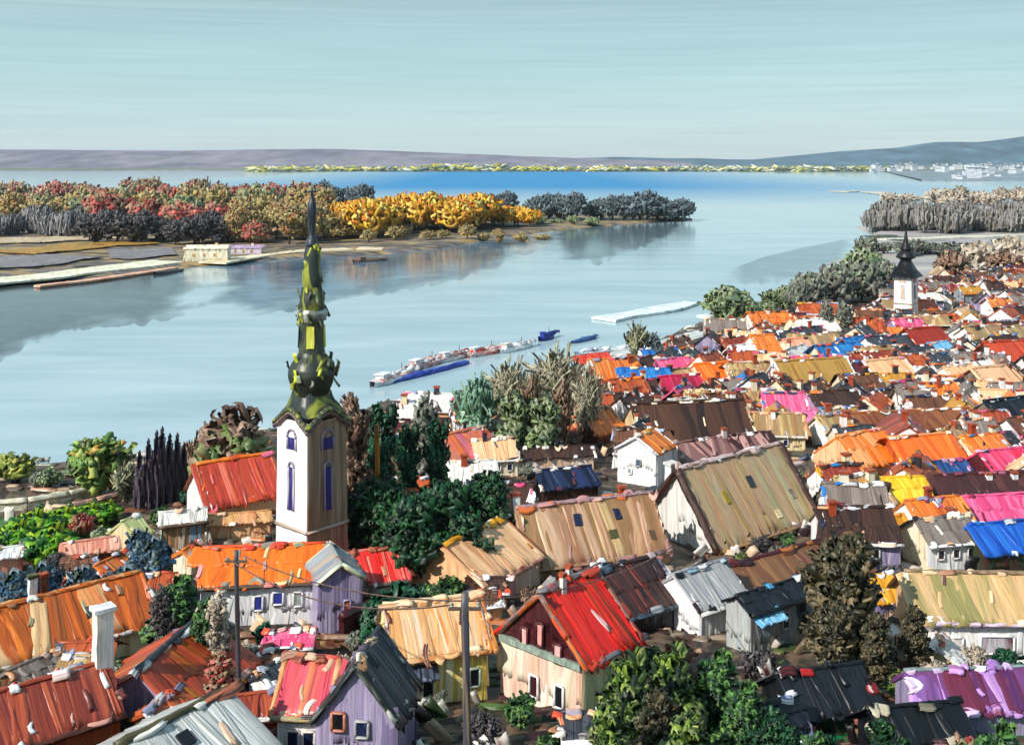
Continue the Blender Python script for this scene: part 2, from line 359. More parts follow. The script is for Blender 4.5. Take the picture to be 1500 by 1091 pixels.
def water_mat():
    m = bpy.data.materials.new('river_water'); m.use_nodes = True; nt = m.node_tree; N = nt.nodes.new; L = nt.links.new
    b = nt.nodes['Principled BSDF']; b.inputs['Roughness'].default_value = 0.10; b.inputs['IOR'].default_value = 1.24
    tc = N('ShaderNodeTexCoord'); sep = N('ShaderNodeSeparateXYZ'); L(tc.outputs['Object'], sep.inputs[0])
    # wind-ruffled open reach has deep blue sky reflection painted in; nearer water is pale
    def noi(sc, det, dist=0.5):
        mp = N('ShaderNodeMapping'); mp.inputs['Scale'].default_value = sc; mp.inputs['Rotation'].default_value = (0, 0, -0.25); no = N('ShaderNodeTexNoise'); no.inputs['Scale'].default_value = 1; no.inputs['Detail'].default_value = det
        no.inputs['Distortion'].default_value = dist; L(tc.outputs['Object'], mp.inputs[0]); L(mp.outputs[0], no.inputs['Vector']); return no.outputs['Fac']
    mr = N('ShaderNodeMapRange'); mr.inputs[1].default_value = 1350; mr.inputs[2].default_value = 2300; L(sep.outputs[1], mr.inputs[0])
    xr = N('ShaderNodeMapRange'); xr.inputs[1].default_value = 1100; xr.inputs[2].default_value = 250; L(sep.outputs[0], xr.inputs[0])
    mm = N('ShaderNodeMath'); mm.operation = 'MULTIPLY'; L(mr.outputs[0], mm.inputs[0]); L(xr.outputs[0], mm.inputs[1])
    r = N('ShaderNodeValToRGB'); e = r.color_ramp.elements; e.new(0.5)
    for q, (p, c) in zip(e, [(0.32, '98b0ba'), (0.5, 'a6bcc4'), (0.7, 'b4c8ce')]): q.position = p; q.color = (*hexlin(c), 1)
    L(noi((0.012, 0.05, 1), 5), r.inputs[0])
    mx = N('ShaderNodeMix'); mx.data_type = 'RGBA'; xl = N('ShaderNodeMapRange'); xl.inputs[1].default_value = -900; xl.inputs[2].default_value = -250; L(sep.outputs[0], xl.inputs[0]); m2 = N('ShaderNodeMath'); m2.operation = 'MULTIPLY'; L(mm.outputs[0], m2.inputs[0]); L(xl.outputs[0], m2.inputs[1]); mm = m2
    L(mm.outputs[0], mx.inputs[0]); L(r.outputs[0], mx.inputs[6]); mx.inputs[7].default_value = (*hexlin('2c84b8'), 1)
    L(mx.outputs[2], b.inputs['Base Color'])
    rr = N('ShaderNodeMapRange'); rr.inputs[3].default_value = 0.10; rr.inputs[4].default_value = 0.55; L(mm.outputs[0], rr.inputs[0]); L(rr.outputs[0], b.inputs['Roughness'])
    bp = N('ShaderNodeBump'); bp.inputs['Strength'].default_value = 0.10; bp.inputs['Distance'].default_value = 0.5; L(noi((0.10, 0.5, 1), 4), bp.inputs['Height']); L(bp.outputs[0], b.inputs['Normal'])
    return m
def flat_sheet(name, x0, x1, y0, y1, z, mat):
    mb = MB(); mb.quad_grid([[(x0, y1, z), (x1, y1, z)], [(x0, y0, z), (x1, y0, z)]], 1, 1, [[(0, 0), (1, 0)], [(0, 1), (1, 1)]]); return structure(mb, name, mat, False)
flat_sheet('river', -9000, 9000, -200, 7000, 0.0, water_mat())
def far_land():
    # plain across the river, out to the horizon, and the hills on it
    mb = MB(); pts, uvs = [], []; nx = 120
    for y, z in [(10300, 8.0), (9000, 7.0), (7000, 5.0), (5200, 4.0), (0, -3)]:
        r, ru = [], []
        for i in range(nx+1):
            x = -16000+32000*i/nx; sh = 4750+260*nz(x*0.0009, 3)+120*nz(x*0.004, 5)
            if x > 1400: sh -= min(1.0, (x-1400)/900)*900
            if x < -800: sh += 500
            yy = max(y, sh) if y > 5000 or y == 0 else sh+150
            if y == 0: yy = sh
            r.append((x if yy < 9000 else x*yy/9000, yy, z)); ru.append((x*0.01, yy*0.01))
        pts.append(r); uvs.append(ru)
    mb.quad_grid(pts, nx, 4, uvs); structure(mb, 'far_plain', paint('5c6468 6c7470 747c68 60686c', 0.3, 1.2, 0.7, 0.2))
    def ridge(name, y, tops, pal, dep=900):
        mb = MB(); pts, uvs = [], []; xs = [a for a, b in tops]; n = 90
        for k, s in [(2, 0.0), (1, 1.0), (0, 0.0)]:
            r, ru = [], []
            for i in range(n+1):
                px = xs[0]+(xs[-1]-xs[0])*i/n; py = lerp_tab(tops, px)+0.8*nz(px*0.02, y)
                p = W(px, py, y); z = p.z if s else -2
                r.append((p.x*(1+0.0*k), y+(k-1)*dep, z)); ru.append((i*0.4, k*2.0))
            pts.append(r); uvs.append(ru)
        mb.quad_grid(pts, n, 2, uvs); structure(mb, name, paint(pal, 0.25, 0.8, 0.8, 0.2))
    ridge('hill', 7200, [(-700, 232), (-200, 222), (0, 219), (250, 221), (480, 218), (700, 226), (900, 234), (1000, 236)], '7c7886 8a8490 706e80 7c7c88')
    ridge('hill', 9000, [(700, 236), (900, 230), (1100, 234), (1230, 222), (1310, 217), (1370, 208), (1440, 208), (1500, 200), (1800, 194), (2200, 215)], '486478 547286 425c6e 5e7c90')  # mauve and blue of distance haze are painted into both hill palettes
far_land()
# ---- island
NEAR = [(-420, 470), (-200, 436), (0, 420), (130, 409), (265, 395), (330, 388), (450, 378), (560, 374), (640, 366), (720, 352), (790, 342), (850, 334), (950, 327), (1014, 323)]
BACK = [(-420, 290), (0, 288), (450, 292), (640, 296), (760, 302), (850, 310), (950, 316), (1014, 321)]
def island_z(x, d):
    px = CX+x*F/d; pn, pb = lerp_tab(NEAR, px), lerp_tab(BACK, px); dn, db = F*H/(pn-HY), F*H/(pb-HY)
    s = min(d-dn, db-d); t = max(0, min(1, s/14)); return -0.8+2.6*t
def build_island():
    mb = MB(); pts, uvs = [], []; nx, ny = 150, 26
    for j in range(ny+1):
        t = 1-j/ny; t = t*t; r, ru = [], []
        for i in range(nx+1):
            px = -420+1434*i/nx; dn = F*H/(lerp_tab(NEAR, px)-HY); db = F*H/(lerp_tab(BACK, px)-HY)
            d = dn+(db-dn)*t+(3*nz(i*0.6, j) if j == ny else 0); p = W(px, HY, d); r.append((p.x, d, island_z(p.x, d) if 0 < j < ny else -0.8)); ru.append((p.x, d))
        pts.append(r); uvs.append(ru)
    mb.quad_grid(pts, nx, ny, uvs); structure(mb, 'island', paint('3c3834 5c5450 b09458 746c70 4c443c 94846c 2c2a2c', 0.02, 0.045, 0.7, 0.5))
build_island()
def bank(name, pts_px, z, width, pal, th=0.9):
    """a low sand or stone strip on the waterline"""
    mb = MB(); P_ = [Wz(x, y, z) for x, y in pts_px]
    for k, (a, b) in enumerate(zip(P_, P_[1:])):
        n = Vector((-(b-a).y, (b-a).x, 0)).normalized()*width
        mb.slab(a+n, b+n, b, a, th, 0.2, width*0.45, 2.0, 3.3, False, False, 0.05)
    return structure(mb, name, paint(pal, 0.05, 0.3, 0.6, 0.4))
def painted_reflection(name, top, bot, pal, z=0.006, amax=0.95):
    """bank reflection painted as a darker glossy sheet on the water, thinning out into the stream"""
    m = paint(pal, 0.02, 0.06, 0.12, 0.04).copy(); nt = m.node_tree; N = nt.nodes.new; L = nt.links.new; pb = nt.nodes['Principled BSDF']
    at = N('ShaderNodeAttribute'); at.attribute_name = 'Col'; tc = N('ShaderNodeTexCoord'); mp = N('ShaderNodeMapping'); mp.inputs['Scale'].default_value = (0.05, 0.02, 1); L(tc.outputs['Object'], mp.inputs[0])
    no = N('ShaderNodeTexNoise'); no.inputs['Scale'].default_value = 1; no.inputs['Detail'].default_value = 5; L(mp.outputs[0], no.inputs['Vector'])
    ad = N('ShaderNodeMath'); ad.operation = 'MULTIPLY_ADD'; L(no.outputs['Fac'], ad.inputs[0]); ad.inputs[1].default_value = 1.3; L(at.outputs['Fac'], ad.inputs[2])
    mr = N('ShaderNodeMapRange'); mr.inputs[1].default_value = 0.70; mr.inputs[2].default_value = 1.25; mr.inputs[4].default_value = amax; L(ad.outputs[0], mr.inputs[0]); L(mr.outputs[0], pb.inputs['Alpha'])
    mb = MB(); mb.col = (1, 1, 1); x0, x1 = top[0][0], top[-1][0]; n = 70; rows, uv = [], []
    for j in range(9):
        r, u = [], []
        for i in range(n+1):
            x = x0+(x1-x0)*i/n; a, b = lerp_tab(top, x), lerp_tab(bot, x); b += 7*nz(x*0.06, 2)+5*nz(x*0.17, 5)+10; y = a+(max(a, b)-a)*j/8; p = Wz(x, y, z); r.append(p); u.append((p.x, p.y))
        rows.append(r); uv.append(u)
    mb.quad_grid(rows, n, 8, uv)
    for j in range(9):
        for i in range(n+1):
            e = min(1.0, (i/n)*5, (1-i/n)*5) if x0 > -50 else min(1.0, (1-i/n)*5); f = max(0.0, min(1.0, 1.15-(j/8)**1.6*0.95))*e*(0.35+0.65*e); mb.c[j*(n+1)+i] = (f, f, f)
    structure(mb, name, m, False)
painted_reflection('painted_reflection', [(-80, 424), (0, 410), (140, 402), (265, 390), (300, 388)], [(-80, 530), (0, 520), (40, 496), (100, 474), (200, 466), (262, 455), (300, 440)], '343e42 444e54 3c484e 545e64 2c3438')  # reflections of banks and trees, painted as darker water
painted_reflection('painted_reflection', [(290, 388), (330, 384), (450, 374), (560, 371), (700, 350), (800, 338)], [(290, 462), (330, 455), (420, 446), (500, 432), (560, 420), (640, 408), (700, 392), (800, 352)], '486c8c 6084a0 44607c 7090a8 587890', 0.011)
painted_reflection('painted_reflection', [(800, 336), (900, 328), (1012, 321)], [(800, 366), (880, 376), (940, 352), (1012, 326)], '586c74 687c84 4c6068', 0.011)
painted_reflection('painted_reflection', [(1060, 398), (1120, 376), (1180, 362), (1262, 346)], [(1060, 402), (1120, 408), (1180, 396), (1262, 384)], '7490a0 849cac 6c8494', 0.011, 0.5)
bank('sandbank', [(-60, 424), (0, 416), (70, 408), (140, 400), (205, 392), (268, 384)], 1.7, 22, 'e8e4cc f4f0e0 d8d0a8 c8c4a0')
bank('sandbank', [(60, 420), (130, 412), (200, 402), (262, 393)], 0.8, 5, 'e0a888 f0c4a8 d89878 e8b898')
bank('sandbank', [(334, 386), (400, 375), (450, 370), (520, 366), (560, 366)], 1.8, 15, 'e8dcc0 f4e8d0 d8c8a0 c8a880')
bank('field', [(60, 372), (120, 366), (175, 360), (235, 356)], 2.75, 40, 'a07828 b88c3c 8c6c28 d0b070', 0.4)
bank('field', [(-40, 356), (60, 354), (150, 349), (225, 350)], 2.75, 40, 'c8b08c dcc8a4 a89478 b8a484', 0.4)
bank('field', [(-60, 398), (60, 388), (160, 377), (260, 374)], 2.75, 55, '807a7c 948c90 6c6868 a09898', 0.4)
bank('field', [(470, 352), (560, 345), (640, 338), (760, 330)], 2.75, 50, '1c2238 2c3040 4c4438 181c2c', 0.4)
# ---- spits on the right
bank('sandbank', [(1222, 281), (1260, 281), (1300, 286), (1345, 290)], 1.2, 30, 'c8c0b0 d8d0c0 b8b0a0')
bank('sandbank', [(1300, 352), (1340, 351), (1400, 349), (1480, 346), (1560, 345)], 3.0, 14, 'd0ccb8 e0dcc8 b8b4a4')
# ---- landing stage and quay on the town bank
bank('quay', [(900, 470), (950, 462), (1000, 452), (1030, 445)], 0.6, 9, 'd0dcdc e4ecec bcccd0')
bank('quay', [(1040, 466), (1100, 458), (1150, 446), (1190, 446)], 2.9, 6, 'd8dcdc e8e8e4 b8c0c0')
bank('quay', [(930, 523), (1000, 505), (1080, 482), (1180, 465)], 2.9, 7, 'b0b4b4 d0d4d0 9ca4a0')

# ------------------------------------------------------------------ houses
rnd = random.Random(11)
BOXES = []            # world footprints already taken
LETTER = {'Cr': 'white'}
def window(parent, p, nrm, w, h, pane, frame, seed):
    """frame with its pane; p = centre on the wall, nrm = outward"""
    n = Vector(nrm); t = Vector((-n.y, n.x, 0)); up = Vector((0, 0, 1)); p = Vector(p)
    fm = MB(); q = p+n*0.16
    for a, b in [((-1, 1), (1, 1)), ((-1, -1), (1, -1)), ((-1, -1), (-1, 1)), ((1, -1), (1, 1))]:
        fm.tube(q+t*(a[0]*w/2)+up*(a[1]*h/2), q+t*(b[0]*w/2)+up*(b[1]*h/2), 0.13, 0.11, seed, 0.35, 3, 6)
    f = fm.build('window', paint(frame), parent)
    pm = MB(); q = p+n*0.12
    pm.slab(q-t*w/2+up*h/2, q+t*w/2+up*h/2, q+t*w/2-up*h/2, q-t*w/2-up*h/2, 0.1, 0.03, 0.10, 0.4, seed); pm.build('pane', paint(pane, 1.2, 0.3), f)
def house3d(label, P0, e1, L, w, rise, zg, roof, wall, name='house', cat='house', gable=None, ridge=None, eave=None, verge=None, ch=(), win=(), trim=None, back=None, side=None, over=0.5, lower=None, aw=(), aw2=None, vr=0.22, group=None, rth=0.28, amp=0.10, nd=None):
    sd = (hash_s(label) % 1000)*0.37; r_ = random.Random(hash_s(label))
    ang = math.atan2(e1.y, e1.x); C = P0+Vector((e1.x, e1.y, 0))*(L/2)
    root = thing(name, label, cat, (C.x, C.y, zg), ang, group); BOXES.append((C.x, C.y, max(L/2, w)*0.85, label))
    zr = P0.z-zg; ze = zr-rise; pit = rise/w; hx = L/2; ox = over*0.7
    yf, xw = w-over, hx-ox
    # walls
    small = P0.y > 300; SM = stroke_mat(); wc = P(wall); gc = P(gable or wall); rc = P(roof); sw = max(0.75, min(2.1, L*0.105))
    top = ze+over*pit-0.12; zb = -1.2; zt = zr-0.14; zl = max(zb, ze-7)
    def plain(name, parent, cols, quads, wd, visible=True, fx=False, th=0.12, cover=1.2, rows=(1, 2), slab=(0.25, 0.07, 0.06, 0.7)):
        mb = MB(); mb.col = mixc(cols[0], cols[-1], 0.5)
        for k, (q, qs) in enumerate(quads):
            mb.slab(*q, *slab, sd+k*1.7+len(name), fx)
            if visible and qs: mb.strokes(*qs, cols, r_, wd, th, cover if not small else cover*0.8, rows, 5 if not small else 4, 5 if not small else 3)
        return mb, mb.build(name, SM, parent)
    q = ((-xw, -yf, top), (xw, -yf, top), (xw, -yf, zb), (-xw, -yf, zb)); plain('wall', root, wc, [(q, (q[0], q[1], (xw, -yf, zl), (-xw, -yf, zl)))], 1.0)
    q = ((xw, yf, top), (-xw, yf, top), (-xw, yf, zb), (xw, yf, zb)); plain('wall', root, wc, [(q, None)], 0.6)
    for sx in (-1, 1):
        A, B, C2 = (sx*xw, -sx*-yf if sx < 0 else -yf, top), (sx*xw, 0, zt), (sx*xw, yf if sx > 0 else -yf, top)
        A = (sx*xw, yf if sx < 0 else -yf, top)
        q1 = (A, B, (sx*xw, 0, zb), (A[0], A[1], zb)); q2 = (B, C2, (C2[0], C2[1], zb), (sx*xw, 0, zb))
        if lower:
            lo = [(sx*xw*0.995, y, z) for y, z in ((A[1], top-0.1), (C2[1], top-0.1), (C2[1], zb), (A[1], zb))]; plain('wall', root, P(lower), [(lo, lo)], 1.0)
            q1 = (A, B, (sx*xw, 0, top-0.3), (A[0], A[1], top-0.3)); q2 = (B, C2, (C2[0], C2[1], top-0.3), (sx*xw, 0, top-0.3)); plain('gable', root, gc, [(q1, q1), (q2, q2)], 0.9)
            mb = MB(); mb.box((sx*(xw+0.25), 0, top-0.55), 0.5, 2*yf*0.98, 0.5, 0.1, sd); mb.build('string_course', paint(aw2 or 'sage', 1, .5), root); continue
        plain('gable', root, gc, [(q1, q1[:2]+((sx*xw, 0, zl), (A[0], A[1], zl))), (q2, q2[:2]+((C2[0], C2[1], zl), (sx*xw, 0, zl)))], 1.0, True)
    # roof: two thick slopes under strokes of paint
    pc = [hexlin(c) for c in PAL.get(trim, trim or 'e8e4dc d8b090 6c3028 f0e8e0 c07050 3a2a28').split()]
    qf = ((-hx, 0.06, zr), (hx, 0.06, zr), (hx, -w, ze), (-hx, -w, ze)); qb = ((hx, -0.06, zr-0.02), (-hx, -0.06, zr-0.02), (-hx, w, ze), (hx, w, ze))
    mb = MB(); mb.col = mixc(rc[0], rc[-1], 0.5)
    mb.slab(*qf, rth, amp, 0.34, 0.6, sd+5, True); mb.strokes(*qf, rc, r_, sw, 0.15, 1.35 if not small else 1.0, (1, 1, 2), 6 if not small else 4, 6 if not small else 3)
    mb.slab(*qb, rth, amp, 0.34, 0.9, sd+6, True); mb.strokes(*qb, P(back) if back else rc, r_, sw*1.3, 0.15, 0.9, (1,), 5, 4)
    # patched tiles and mortar laid thick along ridge, verge and eave
    n = int((nd if nd is not None else 5+L*0.9)*1.2)
    for k in range(n):
        mb.col = r_.choice(pc); side_ = r_.random(); x = r_.uniform(-hx, hx); sc_ = r_.uniform(0.7, 2.0)*min(1.3, max(.6, w/4)); c3 = [mb.col, mb.col, r_.choice(pc)]
        nf = Vector((0, -rise, w)).normalized(); nf.y = -abs(nf.y)
        if side_ < 0.40: mb.stroke((x-sc_/2, r_.uniform(-0.5, 0.1), zr+0.16), (x+sc_/2, r_.uniform(-0.5, 0.1), zr+0.12+r_.uniform(-.1, .2)), nf, r_.uniform(.35, .9), c3, r_, 0.13, 5, 4, 0.8)
        elif side_ < 0.70: y = -w+r_.uniform(-0.1, 0.4); mb.stroke((x-sc_/2, y, ze+0.16), (x+sc_/2, y+r_.uniform(-.3, .3), ze+0.18+r_.uniform(-.1, .2)), nf, r_.uniform(.35, .9), c3, r_, 0.13, 5, 4, 0.8)
        elif side_ < 0.90: v = r_.random()*0.8; sx = r_.choice((-1, 1)); v2 = v+sc_/w*0.8; mb.stroke((sx*hx, -v*w, zr-v*rise+0.14), (sx*hx+r_.uniform(-.3, .3), -v2*w, zr-v2*rise+0.14), nf, r_.uniform(.35, .9), c3, r_, 0.13, 5, 4, 0.8)
        else: v = r_.random()*0.8; v2 = v+sc_/w*0.8; mb.stroke((x, -v*w, zr-v*rise+0.16), (x+r_.uniform(-.5, .5), -v2*w, zr-v2*rise+0.16), nf, r_.uniform(.3, .6), c3, r_, 0.18, 5, 4, 0.5)
    rf = mb.build('roof', SM, root)
    mb = MB(); rr_ = min(1.6, max(0.7, w/4)); mb.tube((-hx-0.1, 0, zr+0.12), (hx+0.1, 0, zr+0.12), 0.24*rr_, 0.20*rr_, sd, 0.5, None, 7)
    mb.build('ridge_cap', paint(ridge or roof, 2.0, 0.5), root)
    if eave:
        mb = MB(); mb.tube((-hx, -w-0.05, ze-0.05), (hx, -w-0.05, ze-0.05), 0.26, 0.24, sd+1, 0.5, None, 7); mb.build('gutter', paint(eave, 2.0, 0.5), root)
    if verge:
        for sx in (-1, 1):
            mb = MB(); r = vr
            mb.tube((sx*hx, w, ze), (sx*hx, 0, zr), r, r*1.2, sd+sx+5, 0.5, None, 7); mb.tube((sx*hx, 0, zr), (sx*hx, -w, ze), r*1.2, r, sd+sx, 0.5, None, 7); mb.build('barge_board', paint(verge, 2.0, 0.5), root)
    for k, c in enumerate(ch):
        t, off, hh, cw, pal = c[:5]; cx, cy = t*hx, off*w; z0 = zr-abs(cy)*pit-0.6
        mb = MB(); mb.box((cx, cy, z0), cw, cw*0.8, hh+0.6, 0.09, sd+k, 0.93); mb.build('chimney', paint(pal, 1.4, 0.2), rf, smooth=2)
        mb = MB(); mb.box((cx, cy, z0+hh+0.55), cw*1.2, cw, 0.32, 0.08, sd+k+3); mb.build('chimney_cap', paint(c[5] if len(c) > 5 else 'rust', 1.4, 0.5), root)
    for k, (t0, t1, dz, dp, pal) in enumerate(aw):
        q = ((t0*xw, -yf, ze-dz), (t1*xw, -yf, ze-dz), (t1*xw, -yf-dp, ze-dz-dp*0.55), (t0*xw, -yf-dp, ze-dz-dp*0.55)); plain('awning', root, P(pal), [(q, q)], 0.7, slab=(0.14, 0.06, 0.15, 0.5))
    for k, q in enumerate(win):
        face, t, dz, ww, hh = q[:5]; pane = q[5] if len(q) > 5 else 'navy'; fr = q[6] if len(q) > 6 else 'offwhite'
        if face == 'F': p, n = (t*xw, -yf-0.13, ze-dz), (0, -1, 0)
        elif face == 'L': p, n = (-xw-0.13, -t*yf, ze-dz), (-1, 0, 0)
        elif face == 'R': p, n = (xw+0.13, t*yf, ze-dz), (1, 0, 0)
        elif face == 'T':   # roof light on the front slope
            n = Vector((0, -rise, w)).normalized(); p = Vector((t*hx, -dz*w, zr-dz*rise))+n*0.2
            mb = MB(); e = Vector((0, -w, -rise)).normalized(); ux = Vector((1, 0, 0))
            mb.slab(p-ux*ww/2-e*hh/2, p+ux*ww/2-e*hh/2, p+ux*ww/2+e*hh/2, p-ux*ww/2+e*hh/2, 0.22, 0.06, 0.12, 0.4, k+sd); mb.build('roof_window', paint(pane, 1.2, 0.3), root); continue
        window(root, p, n, ww, hh, pane, fr, k+sd)
    return root
def S(label, x0, y0, x1, y1, ye, wh, roof, wall, pitch=0.72, wmax=13, **kw):
    """house seen on its long side: ridge from one photo point to another, eave at row ye, walls wh metres high"""
    d = 34.0
    while d < 900:
        P0 = W(x0, y0, d); P1 = Wz(x1, y1, P0.z); e1 = Vector((P1.x-P0.x, P1.y-P0.y, 0)); L = e1.length; e1.normalize(); fr = Vector((e1.y, -e1.x, 0)); M = (P0+P1)/2
        lo, hi = 0.8, wmax
        for _ in range(18):
            w = (lo+hi)/2; e = M+fr*w; py = HY+F*(H-(P0.z-pitch*w))/e.y
            if py < ye: lo = w
            else: hi = w
        g = min(ground_z(M.x, M.y), ground_z(P0.x, P0.y), ground_z(P1.x, P1.y))
        if P0.z-pitch*w-wh <= g: break
        d *= 1.004
    return house3d(label, P0, e1, L, w, pitch*w, g, roof, wall, **kw)
def G(label, xa, ya, hw, ye, wh, roof, wall, yaw=30, L=8, **kw):
    """house seen on its gable: apex, half width in photo pixels, eave row, ridge turned yaw degrees to the right of straight away"""
    a = math.radians(yaw); d = 34.0
    while d < 900:
        P0 = W(xa, ya, d); w = hw*d/F/math.cos(a); rise = (ye-ya)*d/F
        g = ground_z(P0.x, P0.y)
        if P0.z-rise-wh <= g: break
        d *= 1.004
    g = min(g, ground_z(P0.x+math.sin(a)*L, P0.y+math.cos(a)*L))
    return house3d(label, P0, Vector((math.sin(a), math.cos(a), 0)), L, w, rise, g, roof, wall, **kw)
# ------------------------------------------------------------------ church
def church(label, px, top, base, hw, D, yaw, body, shade_pal, dome_pal, name='church_tower', win_pal='navy', cone=False, proto=None):
    k = D/F; c = W(px, base, D); g = ground_z(c.x, D)
    root = thing(name, label, 'church', (c.x, D, g), math.radians(yaw))
    zb = c.z-g; s = hw*k*1.41; zt = H-(610-HY)*k-g if not cone else H-(proto-HY)*k-g
    # body: tapered square shaft in four walls of one mesh
    mb = MB(); h0, h1 = s/2*1.04, s/2*0.95; q0 = [(-h0, -h0, -1), (h0, -h0, -1), (h0, h0, -1), (-h0, h0, -1)]; q1 = [(-h1, -h1, zt), (h1, -h1, zt), (h1, h1, zt), (-h1, h1, zt)]
    rr = s*0.024
    mats = [paint(body, 0.5, 0.05, 0.45, 0.35), paint(shade_pal, 0.6, 0.05, 0.45, 0.4)]  # second palette paints a shade tone into the right-hand walls
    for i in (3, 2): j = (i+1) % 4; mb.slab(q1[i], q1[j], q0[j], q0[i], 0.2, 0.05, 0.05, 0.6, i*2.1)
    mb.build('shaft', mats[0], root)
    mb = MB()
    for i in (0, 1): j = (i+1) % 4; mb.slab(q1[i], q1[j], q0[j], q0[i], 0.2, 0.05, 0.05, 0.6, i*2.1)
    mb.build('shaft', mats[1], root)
    nrm = [(0, -1, 0), (1, 0, 0), (0, 1, 0), (-1, 0, 0)]
    def onface(i, t, z, out):
        n = Vector(nrm[i]); tt = Vector((-n.y, n.x, 0)); hh = h0+(h1-h0)*max(0, min(1, (z+1)/(zt+1))); return n*(hh+out)+tt*(t*hh)+Vector((0, 0, z))
    # curved eyebrow cornice over every face
    for i in range(4):
        mb = MB(); prev = None; R = 12
        mb2 = MB()
        for a in range(R+1):
            t = -1.16+2.32*a/R; z = zt-0.55+s*0.26*math.exp(-(t*1.5)**2)-0.10*s*abs(t)**3*0.6
            p = onface(i, t, z, 0.28)
            if prev is not None:
                mb.tube(prev, p, s*0.048, s*0.048, a*0.7, 0.3, 2, 7); mb2.tube(prev+Vector((0, 0, s*0.07)), p+Vector((0, 0, s*0.07)), s*0.055, s*0.055, a, 0.3, 2, 7)
            prev = p
        mb.build('cornice', paint('3a3468 6c5c60 8c7468 4a4480' if not cone else '20202c 303040', 0.6, 0.6), root)
        mb2.build('cornice_flashing', paint(dome_pal, 0.8, 0.5), root)
        # tall sound window with a small arch window above, and a string course
        z1, z2 = zt*0.52, zt*0.80
        for (za, zb2, wd) in ((zt*0.50, zt*0.74, s*0.15), (zt*0.84, zt*0.905, s*0.24)):
            n = Vector(nrm[i]); tt = Vector((-n.y, n.x, 0)); mbp = MB()
            a, b = onface(i, 0, zb2, 0.14), onface(i, 0, za, 0.14)
            mbp.slab(a-tt*wd/2, a+tt*wd/2, b+tt*wd/2, b-tt*wd/2, 0.12, 0.03, 0.08, 0.35, i+za)
            mbf = MB()
            for sg in (-1, 1): mbf.tube(a+tt*sg*wd*0.6+n*0.06, b+tt*sg*wd*0.6+n*0.06, rr*1.1, rr, i, 0.4, None, 6)
            pr = None
            for q in range(7):
                an = math.pi*q/6; p = a+tt*math.cos(an)*wd*0.6+Vector((0, 0, math.sin(an)*wd*0.7))+n*0.06
                if pr is not None: mbf.tube(pr, p, rr, rr, q, 0.3, 2, 6)
                pr = p
            f = mbf.build('window', paint('a8a0b0 c8c0c8 8c84a0 d8d4d8'), root); mbp.build('pane', paint('28246c 3a3484 20205c 54509c' if not cone else 'd8b898 e8c8a8 c8a080', 1.5, 0.2), f)
        mb = MB(); mb.tube(onface(i, -1.03, zt*0.40, 0.1), onface(i, 1.03, zt*0.40, 0.1), rr*1.6, rr*1.6, i, 0.35, None, 6); mb.build('string_course', paint('a08c78 c0b0a0 8c7868'), root)
    return root, s, zt, k, g, c
